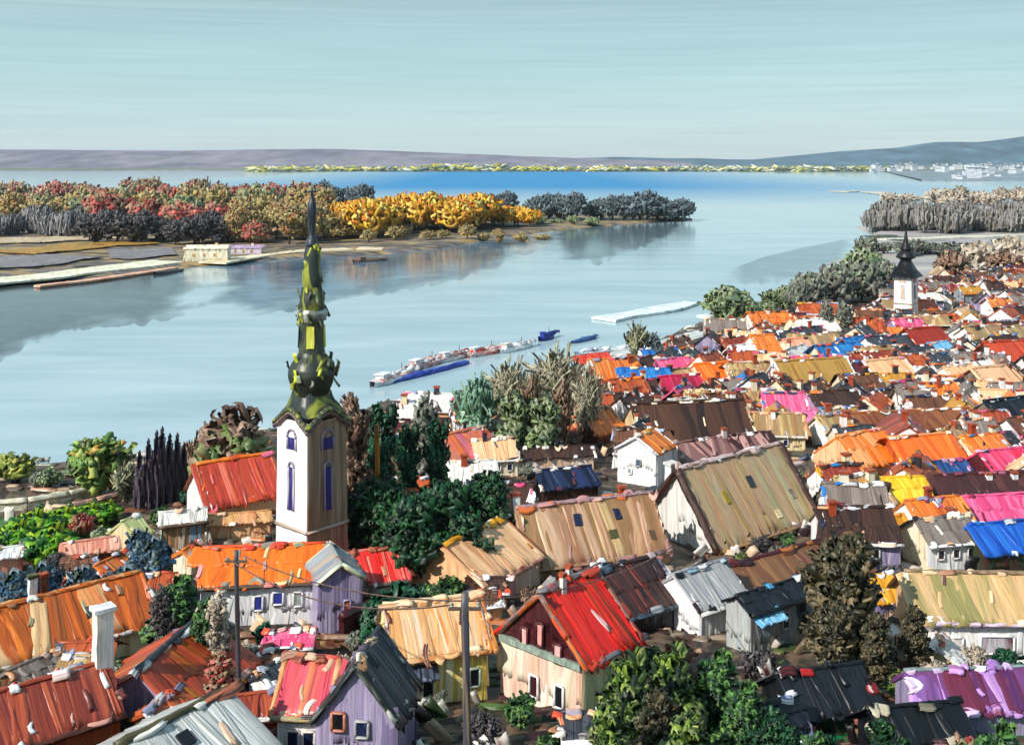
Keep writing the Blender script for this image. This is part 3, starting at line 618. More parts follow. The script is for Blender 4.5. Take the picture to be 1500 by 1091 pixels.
def big_church():
    root, s, zt, k, g, c = church('tall white church tower with a green copper onion dome and spire beside the dark trees', 457, 280, 790, 51, 129.0, 48, 'f4f2f4 fafafa ececf2 e4e4ee', '947c64 a48c74 846c58 b09c84', '3c4440 5c6438 343c3c 9aa030 40388c')
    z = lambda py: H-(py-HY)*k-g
    def part(name, prof, pal, n=8, amp=0.10, fu=0.55, fv=0.14):
        mb = MB(); mb.lathe([(r*k*0.92, z(py)) for r, py in prof], n, (0, 0, 0), math.radians(22.5), amp, len(name)*0.7, 3); return mb.build(name, paint(pal, fu, fv, 0.38, 0.6), root)
    COP = '242a2a 384038 2c3432 949c38 262c2c 444c44'; DRK = '2a302c 3c443c 4c543c 242a28'
    mb = MB()  # flared square roof over the cornice
    prof = [(46, 603), (37, 592), (31, 580), (28, 571)]
    mb.lathe([(r*k, z(py)) for r, py in prof], 4, (0, 0, 0), math.radians(45), 0.04, 1, 4); mb.build('tower_roof', paint(COP, 0.55, 0.14, 0.38, 0.6), root)
    part('dome', [(28, 576), (33, 566), (38, 556), (40, 547), (38, 538), (32, 528), (25, 521), (21, 514)], COP, 8, 0.10)
    part('lantern', [(22, 518), (20, 500), (19, 480), (20, 462)], DRK, 8, 0.08)
    part('lantern_cornice', [(20, 470), (24, 464), (25, 458), (21, 452)], 'a0a8a4 50584c c0c8c0 3c443c', 8, 0.12)
    part('lantern_dome', [(21, 454), (21, 444), (19, 432), (16, 420)], COP, 8, 0.12)
    part('spire', [(16, 422), (17, 408), (15, 392), (13, 372), (10, 362)], COP, 8, 0.14)
    part('finial', [(9, 364), (11, 358), (9, 352), (5, 346), (6, 325), (8, 310), (6, 298), (3, 290), (2, 283)], '20242c 343c48 181c24 5c6478', 7, 0.15)
    mb = MB(); a = 1.4
    mb.tube((0, 0, z(290)), (0, 0, z(274)), 0.16, 0.13, 1, .3, 4, 6); mb.tube((-0.6, 0, z(281)), (0.6, 0, z(281)), 0.13, 0.13, 2, .3, 3, 6); mb.build('cross', paint('343c48 5c6478 20242c'), root)
    for i in range(4):   # lantern openings
        an = math.radians(45+90*i); n = Vector((math.cos(an), math.sin(an), 0)); t = Vector((-n.y, n.x, 0)); mb = MB()
        p1, p0 = n*(17.6*k)+Vector((0, 0, z(476))), n*(19.0*k)+Vector((0, 0, z(508))); mb.slab(p1-t*0.45, p1+t*0.45, p0+t*0.45, p0-t*0.45, 0.15, 0.04, 0.1, 0.4, i); mb.build('lantern_opening', paint('c8cc40 dce05c a0a42c', 1.2, 0.2) if i in (2, 3) else paint('black'), root)
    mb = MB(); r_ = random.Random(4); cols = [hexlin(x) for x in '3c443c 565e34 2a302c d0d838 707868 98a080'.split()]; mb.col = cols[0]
    for q in range(70):   # ornament and leaf-like copper sheets standing off the dome
        py = r_.choice([r_.uniform(522, 560), r_.uniform(455, 470), r_.uniform(360, 440), r_.uniform(520, 560)])
        rad = lerp_tab([(300, 7), (360, 10), (372, 13), (400, 15), (430, 19), (455, 24), (470, 20), (515, 23), (525, 34), (540, 43), (560, 38), (575, 28)], py)*k*1.02; an = r_.uniform(0, 6.28)
        n = Vector((math.cos(an), math.sin(an), 0)); mb.col = cols[3] if (n.x*0.4-n.y*0.1 < -0.25 and r_.random() < 0.5) else r_.choice(cols)  # yellow favoured on the sunward side, painting the lit edge in
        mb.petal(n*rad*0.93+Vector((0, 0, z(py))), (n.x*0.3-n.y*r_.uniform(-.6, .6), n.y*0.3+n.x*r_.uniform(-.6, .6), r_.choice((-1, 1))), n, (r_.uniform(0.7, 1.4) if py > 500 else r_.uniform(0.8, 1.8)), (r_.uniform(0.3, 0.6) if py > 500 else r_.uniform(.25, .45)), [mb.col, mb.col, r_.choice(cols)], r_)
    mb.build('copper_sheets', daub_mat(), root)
    BOXES.append((c.x, 129, 5.5, 'church'))
big_church()
def small_church():
    D = 385.0; root, s, zt, k, g, c = church('slim white church tower with a black tiered roof far off in the town', 1327, 345, 480, 18, D, 50, 'f0eee8 faf8f4 e4e0dc e8d4bc', 'f0eee8 d8d8e4', '16161c 26262e 101014', name='church_tower', cone=True, proto=402)
    z = lambda py: H-(py-HY)*k-g
    def part(name, prof, n=8, pal='14141a 22222a 0e0e12 302c34'):
        mb = MB(); mb.lathe([(r*k, z(py)) for r, py in prof], n, (0, 0, 0), math.radians(45 if n == 4 else 22.5), 0.10, len(name)*0.7, 3); mb.build(name, paint(pal, 0.5, 0.2), root)
    part('tower_roof', [(27, 405), (19, 397), (12, 388), (9, 382)], 4); part('lantern', [(8, 384), (8, 378)]); part('dome', [(8, 380), (14, 377), (11, 371), (6, 366)]); part('lantern_roof', [(5, 369), (9, 365), (5, 358), (3.5, 355)]); part('spire', [(4, 357), (2.5, 348), (1.2, 338)])
    mb = MB(); mb.tube((-0.6, 0, z(342)), (0.6, 0, z(342)), 0.16, 0.16, 2, .3, 3, 6); mb.tube((0, 0, z(345)), (0, 0, z(335)), 0.16, 0.16, 2, .3, 3, 6); mb.build('cross', paint('black'), root)
    BOXES.append((c.x, D, 8, 'church'))
small_church()
# ------------------------------------------------------------------ the houses the painting shows one by one
# --- bottom left
S('brick red roofed house with a tall white chimney in the bottom left corner', -60, 1032, 158, 968, 1082, 3.0, 'brick', 'rust', eave='4a2a22 6c3a2c', ch=[(0.93, 0.0, 4.0, 1.35, 'f4f2ec fafaf8 e8e0c8 f8f8f4', 'white')], trim='e8e8ec d8a090 f4f0ec 6c3028', nd=16)
S('red roofed house under a dark slate ridge with one ochre stripe of tiles', 200, 985, 292, 905, 1012, 3.0, 'a03c20 b44a28 c88018 a43c22 b85030', 'lilac', ridge='slate', trim='e8e8ec 2c2e34 d8a090 3c3e46', nd=14, pitch=0.6)
S('pale grey house with an olive brown ridge along the bottom edge', 172, 1095, 330, 1012, 1150, 3.0, 'palegrey', 'palegrey', ridge='4a4430 5c5438 38301f', pitch=0.5, nd=10, win=[('T', -0.1, 0.3, 0.9, 1.0, 'black')])
S('long orange roofed house with a white and a brown chimney on the left edge', -40, 900, 206, 838, 946, 3.2, '8c3c1c d86a1c e87c22 7c341c e8903c dcb888 b8501c e07020', 'cutcream', eave='offwhite', verge='c05020 e07830', ch=[(-0.30, 0.15, 2.4, 0.8, 'white', 'olive'), (-0.18, 0.1, 2.2, 0.7, 'brown')], win=[('T', 0.25, 0.5, 0.9, 1.3, 'slate')], trim='e8e4dc f0f0f4 d86030 8c9474', nd=18)
S('small salmon roofed shed among blue hedges behind the orange house', 92, 797, 168, 787, 812, 2.4, 'salmon', 'brick', name='shed', cat='shed', nd=5)
S('little white and pink shed at the left edge below the green garden', -12, 806, 34, 799, 818, 2.2, 'white', 'salmon', name='shed', cat='shed', nd=3)
S('narrow pale yellow green hut between the garden and the white gabled house', 178, 764, 206, 754, 786, 2.2, 'd8dca0 e8ecb8 b8c078 98a060', 'cutcream', name='hut', cat='hut', nd=3)
S('red and orange roofed house with a white gable left of the tall church', 288, 681, 396, 664, 736, 4.2, 'c84430 e05a28 d84848 a83c24 e07868 c8502c', 'peach', gable='white', ridge='brightorange', verge='5c4030 c06030 7a5038', trim='f06018 e85a14 e87090', pitch=0.9, nd=10)
S('white walled shed with a striped green and blue front below the white gable', 232, 752, 304, 744, 768, 3.6, 'offwhite', 'striped', name='shed', cat='shed', gable='sage', eave='5c4436 6c5040', nd=4)
S('low peach coloured house at the foot of the church', 302, 756, 398, 748, 768, 2.6, 'e8b080 b88850 e8a070 c89858', 'peach', nd=6)
S('orange roofed white house with blue windows below the tall church', 298, 804, 476, 796, 858, 4.8, 'e06a18 f07c20 d85a18 e87a1c', 'white', ridge='redorange', eave='3a3430 5c4c40 2c2826', win=[('F', -0.05, 1.9, 0.9, 1.5, '28307c 3a44a0', 'white'), ('F', 0.28, 1.5, 1.1, 1.3, '28307c 3a44a0', 'white'), ('F', 0.62, 1.7, 0.9, 1.5, 'sage', 'white')], trim='d84028 e86048 8c8c7c e0a0a0 f0e8a8', nd=26)
G('lilac plastered house with a pale grey gable beside the orange roof', 500, 826, 34, 852, 5.5, 'bluegrey', 'lilac', yaw=-20, L=6, verge='e8e0a0 c0c8b8 f0ecc0', win=[('L', 0.3, 2.6, 0.7, 1.2, 'c86430', 'lilac')], nd=8)
S('bright red roofed cottage with pink stripes under the dark trees', 503, 812, 590, 800, 856, 3.0, 'e02018 f03020 e87870 e0a090 f04038', 'offwhite', eave='8c6c68 5c4844', nd=8, name='cottage')
S('rose pink roofed white house near the front with a yellow eave', 420, 962, 498, 966, 1052, 4.0, 'd85060 e05868 e88850 d84860 c85058', 'white', gable='rust', ridge='c83c40 e06050', eave='d8b020 8c8474 c8a840', verge='e8a878 d08850 f0b888', nd=12, win=[('F', -0.3, 1.6, 0.9, 1.2), ('F', 0.4, 1.6, 0.9, 1.2)])
G('lilac grey gabled house with a black barge board at the bottom edge', 522, 974, 66, 1062, 3.6, 'slate', 'lilac', yaw=8, L=6, verge='14181c 2c302c 8c9088', win=[('L', 0.15, 0.3, 0.9, 1.1, 'navy', 'bluegrey'), ('L', -0.5, -0.1, 0.9, 1.2, 'black', 'c07860')], trim='f0c890 d8a070 1c1c20 e8dcc8', nd=12)
S('yellow walled house under a streaky orange and tan roof in front centre', 562, 888, 700, 872, 962, 5.0, 'e8b078 f08c30 d8c8b0 c89058 f0a050 e8c090', 'creamgold', eave='e8a060 c88048 e8c090', ridge='cutcream', verge='d8d0c4 5c2c28 e8e0d4', trim='f0d8b0 f0c090 5c2028 e8b078', win=[('F', 0.75, 2.2, 0.9, 1.5, 'black', 'sage'), ('F', -0.3, 2.6, 1.0, 1.4, 'black', 'cream')], nd=22, aw=[(-0.95, -0.1, 0.6, 1.5, '3c4250 2c3038 50586c')])
G('maroon gabled house with pale pink attic windows and a fiery red roof', 790, 870, 66, 956, 4.6, 'f02014 e01810 b04020 7a3818 f03020 e82018', 'cutcream', yaw=42, L=7.5, gable='4a1c22 3c141a 5c2428 341016', lower='e8dcc4 f4ecdc d8c8a8 f0e4d0 d8a090', aw2='sage', verge='c85a18 e07020 6c6a70 8c4820', ridge='8c8c94 5c3030', win=[('L', 0.42, -0.5, 0.8, 1.5, 'e8a0a0 f0b8b4', 'maroon'), ('L', 0.0, -1.5, 0.7, 1.9, 'f0b0a8 e89890', 'maroon'), ('L', -0.38, -0.8, 0.7, 1.6, 'e8a0a0 f0b8b4', 'maroon'), ('L', 0.45, 3.0, 0.9, 1.8, 'black', 'white'), ('L', -0.15, 3.0, 0.9, 1.8, '3c1418', 'white')], ch=[(-0.35, -0.1, 1.4, 0.5, 'offwhite'), (0.2, 0.1, 1.3, 0.5, 'offwhite')], trim='e8e8ec c04030 6c6a70 e85028', nd=14)
S('black and maroon roofed house behind the fiery red roof', 872, 838, 960, 814, 896, 3.2, '24181a 3a2422 8c3c2c 2c1c1e 543028', 'black', ridge='darkbrown', eave='1c2028 4c6070 14161c', trim='c8c8cc 8c6c6c 1c1c20 405060', nd=14)
S('grey streaked roof over a small white house beside the black roof', 988, 842, 1062, 820, 888, 3.4, '8c8c90 a8a8ac 7c8894 b8b8b4', 'white', eave='offwhite', trim='202028 181818 d8d8dc 302020 8cb0c0', win=[('F', 0.35, 1.6, 0.6, 1.6, 'c84868', 'white')], nd=12)
S('broad brown roofed house with a maroon left slope below the great tan roof', 1052, 834, 1240, 780, 866, 2.8, '7c5434 8c6038 5c2028 946c48 7a4c34', 'brown', ridge='maroon', trim='5c2028 401820 c07030 402028', nd=16)
S('very large tan roofed house with white chimneys and a dark hipped edge', 992, 688, 1142, 650, 784, 1.6, 'b8845c c09468 a8a078 b09058 9c9c74 a0804c b8a888', '3c2028 4c2a30 2c181c', gable='offwhite', ridge='e0d0d4 c8a8a0 b08078', eave='b88c58 9c7448', verge='30201c 4a2c24 281a18', ch=[(-0.93, 0.25, 2.6, 1.5, 'white', 'offwhite'), (-0.99, 0.62, 2.0, 1.6, 'grey', 'slate')], win=[('T', 0.1, 0.35, 1.0, 1.7, 'slate'), ('T', -0.45, 0.45, 0.7, 1.7, 'a89020 806c18'), ('T', 0.72, 0.62, 0.8, 1.3, 'd8d0b8 4c4434'), ('T', 0.3, 0.8, 1.0, 1.2, 'cutcream')], trim='f0e8ec c8a8a0 7c4c48 e0c0b0 40201c', nd=30, pitch=1.3, vr=0.5)  # dark purple wall colour paints in the shade under the eave
S('long streaky tan roof with a mauve ridge right of the dark trees', 757, 745, 956, 722, 822, 2.4, 'tanpink', 'tanpink', gable='cream', ridge='mauve', eave='8c6850 b08c68', ch=[(-0.98, 0.2, 2.6, 1.0, 'white', 'rust'), (0.55, 0.1, 1.6, 0.8, 'rust')], win=[('T', -0.2, 0.3, 0.9, 1.5, 'navy'), ('T', 0.38, 0.28, 0.8, 1.4, 'navy'), ('T', 0.25, 0.6, 1.1, 1.1, 'olive'), ('T', 0.8, 0.7, 0.7, 1.2, '5c4834')], trim='d87038 b08080 c89090 e0b0a0', nd=22, pitch=1.2)
G('white gabled house with a blue grey window and a small orange roof', 932, 640, 30, 662, 5.6, 'orange', 'white', yaw=32, L=7, verge='white', win=[('L', 0.1, 1.8, 0.8, 1.1, '4c6078', 'bluegrey'), ('L', -0.35, 3.4, 0.7, 0.9, 'bluegrey', 'white')], trim='f4f0e8 e8e0d4 d8a038 3c2420', nd=14)
S('peach walled house with an amber ridge left of the long tan roof', 650, 800, 738, 758, 838, 3.6, 'peach', 'pinktan', gable='peach', ridge='amber', eave='d8a090 8c4c38', verge='6c3828 b06030', trim='e8a020 f0b838 a04828 f4e8d8', nd=12, pitch=0.6)
S('small orange and rose roofed house behind the dark trees', 628, 642, 704, 626, 674, 3.0, 'e08030 d85848 c84868 e89038 c87888', 'offwhite', verge='f4f0ec e8e8e8', nd=10)
G('little white gable with a mauve roof among the dark tree tops', 592, 650, 30, 690, 2.6, 'b07888 c89098 9c6474', 'white', yaw=25, L=6, verge='white', trim='f4f4f4 d8a8a8 d85030', nd=8)
S('long low grey brown roof over a white wall by the shore trees', 700, 632, 806, 626, 654, 2.4, 'greybrown', 'white', trim='f0f0f0 6c5850 5c3838 d8c0b0', eave='white', nd=12, pitch=0.6)
S('low peach walled house with a dark brown roof in the middle of the town', 742, 660, 868, 652, 672, 2.6, 'darkbrown', 'f0e0d0 e0b898 f8f8f8 d8a888', trim='f8f8f8 e8c8a8 f0f0f0', nd=14)
S('navy blue roofed house in the dark middle of the town', 784, 690, 866, 682, 716, 2.6, '101a38 1c2a54 0c1228 283860', 'darkbrown', trim='f0f0f0 e8d8c0 6c2820 1c2a54', nd=12)
S('orange roofed cottage with dark gable next to the shore trees', 850, 604, 893, 596, 634, 2.6, 'orange', '4a2420 5c3028', name='cottage', nd=8)
S('salmon and orange roofed cottage below the beige reeds', 768, 608, 836, 602, 636, 2.4, 'e08850 d85060 e8a070 d07040', 'cutcream', name='cottage', nd=10)
S('large dark brown roofed house with pale chimneys in mid town', 925, 592, 1088, 586, 648, 2.6, '3a241a 4c2e20 2c1a14 5c3a28', 'cutcream', ch=[(-0.5, 0.2, 2.0, 1.0, 'cream'), (0.15, 0.2, 2.0, 1.0, 'cream'), (0.85, 0.1, 1.8, 0.9, 'white')], trim='f0e4c8 f4f0e4 1c2448 8c6448 e8d0a8', nd=24)
S('dark maroon roofed house between the great tan roof and mid town', 985, 650, 1120, 632, 668, 2.4, 'b08078 4a2424 c89890 3a1c1c', 'mauve', trim='e0c8c8 b08c88 f0ecec 401c1c', nd=16, ch=[(0.1, 0, 1.4, 0.9, 'b8a8a8 d0c4c4')])
S('crimson roofed cottage near the water in mid town', 964, 552, 1022, 548, 572, 2.6, 'crimson', 'c09878 a87858', name='cottage', nd=5)
S('vivid orange roofed cottage right of the crimson one', 1016, 534, 1072, 530, 561, 2.6, 'brightorange', 'cream', name='cottage', nd=5)
S('orange roofed house with a white gable near the quay', 1098, 492, 1134, 490, 520, 2.6, 'orange', 'white', nd=5, gable='white')
S('pale orange roofed house with a cream wall near the quay', 1146, 498, 1182, 495, 519, 3.0, 'f08040 f4a878 e86828 f0d0b8', 'cream', nd=5)
S('white roofed house near the quay trees', 1068, 507, 1102, 504, 522, 2.6, 'white', 'taupe', nd=4)
S('ochre roofed house with an orange eave and white chimney in mid town', 1134, 530, 1240, 524, 566, 3.0, 'a8803c b88c44 986c2c c09850', 'f4f4f4 8c3830 e8e8e8', eave='f08030 e8701c', verge='e8e8ec', ch=[(-0.98, 0.1, 1.6, 1.2, 'white')], trim='f4f4f4 f09040 e8e8ec', nd=14, pitch=0.9)
S('bright blue roofed house left of the slim white tower', 1226, 498, 1266, 492, 516, 2.6, 'blue', 'offwhite', gable='white', nd=6, trim='78bce4 f4f4f4 2078c0')
S('deep blue roofed shed between the ochre and peach roofs', 1200, 529, 1244, 526, 544, 2.4, '1858a0 2868b0 144a8c', 'lilac', name='shed', cat='shed', nd=5)
S('peach roofed house with a white barge board below the blue roofs', 1264, 530, 1324, 524, 560, 2.8, 'peach', 'offwhite', verge='e8e8f0', trim='f0f0f4 e04070 f0c8a0', nd=9)
S('snowy white roofed cottage right of the peach roof', 1322, 540, 1368, 537, 556, 2.6, 'e8e8f0 f8f8fa d8d8e4', 'slate', name='cottage', nd=6)
S('peach roofed house with a maroon verge towards the right edge', 1424, 540, 1474, 535, 580, 2.8, 'e8b488 d8a074 f0c49c', 'taupe', verge='6c3830 8c4c40', nd=7)
S('wide rust red roofed house at the right edge of mid town', 1440, 502, 1512, 498, 534, 3.0, 'b83418 c84424 9c2c18 d05430', 'darkbrown', trim='e8e0e4 d8a090 40302c', nd=7)
S('dark red roofed cottage just below the slim white tower', 1324, 482, 1374, 479, 508, 2.6, '9c2c14 b0381c 8c2410', 'darkbrown', name='cottage', nd=5)
S('small sky blue roofed cottage below the slim white tower', 1358, 503, 1388, 500, 524, 2.6, 'sky', 'brick', name='cottage', nd=4)
S('long brown roofed house with an ochre gable end', 1234, 606, 1420, 598, 632, 2.6, '7c4428 8c5030 6c3820 a06840', 'brown', gable='amber', ridge='f4a060 8c5030 e07830', verge='ochre', trim='f4f4f4 f4f0e4 2c2020', nd=16, pitch=0.6)
S('vivid orange roofed house below the long brown roof', 1226, 640, 1292, 628, 680, 2.8, 'f08838 f07818 f4a868 e86c14', 'peach', nd=9, trim='f8f8f8 f0c8a0 f4a868 d83058')
S('broad deep orange roofed house with a peach ridge', 1300, 642, 1394, 634, 680, 2.8, 'e86010 f07018 d85010 f08030 d86c30', 'rust', ridge='f0a060 e88848', nd=9, trim='f4b880 8c3c28 f8f4ec')
S('navy roofed house between the orange and the yellow house', 1312, 680, 1412, 673, 698, 2.4, '24386c 305090 1c2c58 2860a0', 'darkbrown', nd=10, trim='b04878 8c3060 d8a0b0 2868a8')
S('bright yellow roofed house with an amber end', 1244, 702, 1352, 698, 736, 2.8, 'yellow', 'f4d8d0 e8b0a0 f8e8e0', gable='f4b01c e8a020', verge='e8a818', trim='f4b01c f0c840 7c7c50 e8a010', nd=10)
S('magenta roofed house against the right edge', 1432, 662, 1514, 654, 690, 2.8, 'd84878 c83060 f070a0 e02848', '4a2028 5c2830', trim='f0b0c8 24305c e8e8f0', nd=8)
S('dark brown roofed house with two white balls on its chimneys', 1364, 696, 1514, 690, 724, 2.6, '4a2826 5c302c 3a1e1e', 'darkbrown', ch=[(0.05, -0.3, 0.8, 0.9, 'white'), (0.55, -0.3, 0.8, 0.9, 'white')], trim='8c4860 3c1c20 b06080', nd=10)
S('hot pink roofed house by the right edge above the blue roof', 1382, 730, 1516, 722, 770, 2.8, 'e05488 f06c9c d84478 f080a8', '5c2030 3c1620', verge='5c3a34 8c6058 e8e8ec', trim='f090b4 c83060 e04468 8c2040', nd=12)
S('royal blue roofed house against the right edge', 1418, 770, 1520, 760, 810, 2.8, 'royal', '4c3028 2a402c', trim='2878c8 0c2c70 f0f0f4 1c3c80', nd=10)
S('ochre walled cottage below the bright yellow roof', 1284, 756, 1340, 752, 772, 3.2, 'c88818 e8a828 b87814', 'amber', name='cottage', nd=5, trim='e8b040 c87814 f4d8b0')
S('black roofed house at the right edge of mid town', 1442, 588, 1516, 580, 634, 3.0, 'black', 'taupe', nd=7, trim='1c4858 f0f0f0 181c20')
S('bubblegum pink roofed hut beside the dark hipped edge', 1166, 604, 1206, 599, 622, 2.4, 'e84888 f070a8 f4a0c4', 'darkbrown', name='hut', cat='hut', nd=4)
# --- bottom right
S('peach and olive striped roof over a white wall in the lower right corner', 1326, 838, 1530, 842, 914, 5.0, 'peacholive', 'white', gable='peach', eave='b090b0 d8c8d8 8c6c8c', ridge='5c4838 a08468 3a5838', trim='e8b888 f0c8a0 6c2838 e8e8ec', win=[('F', -0.5, 2.1, 1.2, 1.4, 'a08878 e8dce4', 'white'), ('F', 0.1, 2.0, 3.0, 1.6, 'e8e8f0 5c2838', 'white')], nd=16)
S('violet roofed terrace house at the lower right edge', 1326, 984, 1530, 976, 1046, 2.6, '7a5098 9468b0 54285c c090d0 6c2840', 'lilac', ridge='6c8080 8c9c9c 5c7070', trim='c090d8 a878c0 6c1c30 d8c0e0 f0e0f0', nd=26)
S('grey blue house with black windows under a thin black roof', 1078, 874, 1186, 842, 884, 5.0, 'black', 'bluegrey', pitch=0.55, gable='a8b0b4 b8b8b0', aw=[(-0.95, -0.2, 0.3, 1.3, 'sky')], eave='181c20 101418', win=[('F', -0.05, 1.7, 0.9, 1.6, '2c3c40', 'bluegrey'), ('F', 0.42, 0.9, 1.0, 1.3, '101418', '3c4848'), ('F', 0.5, 2.4, 1.0, 1.9, '0c1014', '3c4848')], trim='58a8d8 78bce4 181c20 d8d8d0', nd=10)
S('amber panelled lean-to beside the dark olive tree', 1268, 846, 1304, 840, 884, 2.6, 'e8a020 d89018 b87814 f0b838', 'lilac', name='lean_to', cat='shed', nd=5, trim='f0f0f8 e8e8f0 b8a8c8')
S('black roofed shed in the middle of the bottom gardens', 1136, 988, 1262, 972, 1052, 2.2, 'black', 'black', name='shed', cat='shed', nd=10, trim='101418 0c1014 e8e8e8 b02020')
S('black and blue roofed shed at the bottom edge beside the lawn', 1064, 1046, 1164, 1020, 1078, 2.2, '0c0e18 14161e 101224', '5c6890 8c94b8 3c4468', name='shed', cat='shed', nd=9, trim='101418 7c88b0 e8e8e8')
S('rounded black roofed shed in front of the violet roof', 1270, 1040, 1402, 1028, 1092, 2.0, '08090c 0e1014 0c0e1a', 'black', name='shed', cat='shed', nd=9, trim='101418 0c1014 b0a890 b06868')
S('small white walled shed right of the dark olive tree', 1262, 918, 1312, 914, 930, 3.2, 'offwhite', 'd8d4cc c8c0b4 a8a49c', name='shed', cat='shed', nd=5)
# ------------------------------------------------------------------ town behind: smaller houses filling the gaps, each described by what stands nearest
LANDMARKS = [('the slim white church tower', 1327, 440), ('the tall church', 457, 700), ('the great tan roof', 1120, 720), ('the bright blue roof', 1246, 505), ('the yellow roofed house', 1300, 715), ('the crimson cottage', 992, 560), ('the long brown roof', 1327, 615), ('the navy roof in mid town', 825, 700), ('the ochre roofed house', 1187, 545), ('the rust red roof', 1475, 515), ('the large dark brown roof', 1005, 615), ('the black roofed house', 1480, 610), ('the fiery red roof', 860, 910), ('the rose pink roof', 430, 1000), ('the big white chimney', 155, 940), ('the peach and olive roof', 1420, 880), ('the grey blue house', 1140, 900), ('the blue windowed house', 400, 850)]
ORD = ['nearest', 'second nearest', 'third nearest', 'fourth nearest', 'fifth nearest', 'sixth nearest', 'seventh nearest', 'eighth nearest', 'ninth nearest', 'tenth nearest', 'eleventh nearest', 'twelfth nearest', 'thirteenth nearest', 'fourteenth nearest', 'fifteenth nearest', 'sixteenth nearest', 'seventeenth nearest', 'eighteenth nearest', 'nineteenth nearest', 'twentieth nearest']
def rank_labels(items, fmt):
    """items: (object, words, px, py); gives each a label by its nearest landmark, its side and its rank"""
    cells = {}
    for o, wd, px, py in items:
        lm = min(LANDMARKS, key=lambda l: (l[1]-px)**2+((l[2]-py)*1.6)**2); dx, dy = px-lm[1], (py-lm[2])*1.6
        side = ('to the right of' if dx > 0 else 'to the left of') if abs(dx) > abs(dy) else ('below' if dy > 0 else 'beyond')
        cells.setdefault((wd, lm[0], side), []).append((dx*dx+dy*dy, o))
    for (wd, lm, side), l in cells.items():
        l.sort(key=lambda q: q[0])
        for k, (_, o) in enumerate(l): o['label'] = fmt % wd+((' '+ORD[k]+' '+side+' ') if len(l) > 1 else ' '+side+' ')+lm
def taken(x, y, r): return any((x-b[0])**2+(y-b[1])**2 < (r+b[2])**2 for b in BOXES)
def filler():
    r_ = random.Random(23); items = []; n = 0; tries = 0
    kinds = [('orange roofed', 'orange', 3), ('rust roofed', 'rust', 4), ('dark brown roofed', 'darkbrown', 7), ('brown roofed', 'brown', 5), ('peach roofed', 'peach', 2), ('white roofed', 'offwhite', 3), ('grey roofed', 'greybrown', 3), ('ochre roofed', 'ochre', 2), ('red roofed', 'brick', 3), ('black roofed', 'slate', 4), ('blue roofed', 'blue', 1), ('rose roofed', 'pink', 1), ('maroon roofed', 'maroon', 2), ('tan roofed', 'tan', 4)]
    bag = [k for k in kinds for _ in range(k[2])]
    walls = ['white', 'white', 'cream', 'offwhite', 'peach', 'taupe', 'cutcream', 'lilac', 'bluegrey', 'brown']
    while n < 232 and tries < 16000:
        tries += 1
        px, py = (r_.uniform(930, 1560), r_.uniform(385, 690)) if tries % 5 else (r_.uniform(560, 1540), r_.uniform(560, 830))
        if py < lerp_tab([(560, 640), (700, 600), (800, 590), (900, 560), (1000, 520), (1100, 492), (1200, 470), (1290, 452), (1360, 420), (1420, 396), (1500, 385)], px): continue
        g = ground_at(px, py); L = r_.uniform(6.5, 12)*(1.0 if g.y < 260 else 1.25); w = r_.uniform(3, 4.6); 
        if taken(g.x, g.y, max(L/2, w)*0.46): continue
        if (740 < px < 965 and 690 < py < 880) or (940 < px < 1225 and 655 < py < 900): continue
        sd = ground_z(g.x, g.y)
        if sd < 1.5: continue
        wd, roof, _ = r_.choice(bag); yaw = r_.choice([r_.uniform(-12, 25), r_.uniform(-5, 30), r_.uniform(50, 80)]); a = math.radians(yaw)
        e1 = Vector((math.cos(a), math.sin(a), 0)); wh = r_.uniform(2.4, 4); rise = w*r_.uniform(0.6, 0.9)
        P0 = Vector((g.x, g.y, sd+wh+rise))-e1*L/2; far = g.y > 330; wp = r_.choice(walls)
        win = [] if far else [('F', t, 1.2, 0.9, 1.2, r_.choice(['navy', 'black', 'slate']), 'offwhite') for t in ([-0.5, 0.3] if r_.random() < .6 else [-0.6, 0, 0.6])]
        o = house3d('f%d' % n, P0, e1, L, w, rise, sd, roof, wp, name='house' if L > 8 else 'cottage', ch=[(r_.uniform(-.7, .7), r_.uniform(-.3, .3), r_.uniform(1, 2), r_.uniform(.8, 1.3), r_.choice(['white', 'brick', 'cream', 'slate']))], eave=r_.choice([None, 'white', 'offwhite', 'peach', 'brightorange', 'slate']), win=win, nd=16, trim=r_.choice(['f4f0ec e8d8c0 f0c090 2c2030', 'f0f0f4 d85030 1c2448 f0b080', 'f08030 f4f0ec 6c3028 40281f', 'd84878 f4f4f8 8c94b0 3a2a28', '2878c0 f4f4f8 e8a020 40281f']), group='houses filling the old town', gable=r_.choice([None, 'white', 'cream', 'white']))
        items.append((o, wd, px, py)); n += 1
    rank_labels(items, 'small %s house')
    items = []; tries = 0
    while len(items) < 26 and tries < 3000:
        tries += 1; px, py = r_.uniform(10, 1500), r_.uniform(830, 1110); g = ground_at(px, py); L, w = r_.uniform(3.2, 5.5), r_.uniform(1.5, 2.4)
        if taken(g.x, g.y, 1.3) or (880 < px < 1300 and py > 900) or (600 < px < 860 and py > 960): continue
        yaw = math.radians(r_.choice([r_.uniform(-10, 35), r_.uniform(50, 75)])); e1 = Vector((math.cos(yaw), math.sin(yaw), 0)); wd, roof, _ = r_.choice(bag); z0 = ground_z(g.x, g.y)
        P0 = Vector((g.x, g.y, z0+2.0+w*0.6))-e1*L/2; o = house3d('s%d' % tries, P0, e1, L, w, w*0.6, z0, roof, r_.choice(walls), name='shed', cat='shed', nd=10, trim='f4f0ec f0f0f4 8c94b0 d85030 40281f f0b080', eave=r_.choice([None, 'white', 'slate']), group='yard sheds in the foreground', win=[('F', 0, 0.9, 0.7, 0.9, 'black', 'white')])
        items.append((o, wd, px, py))
    rank_labels(items, '%s yard shed')
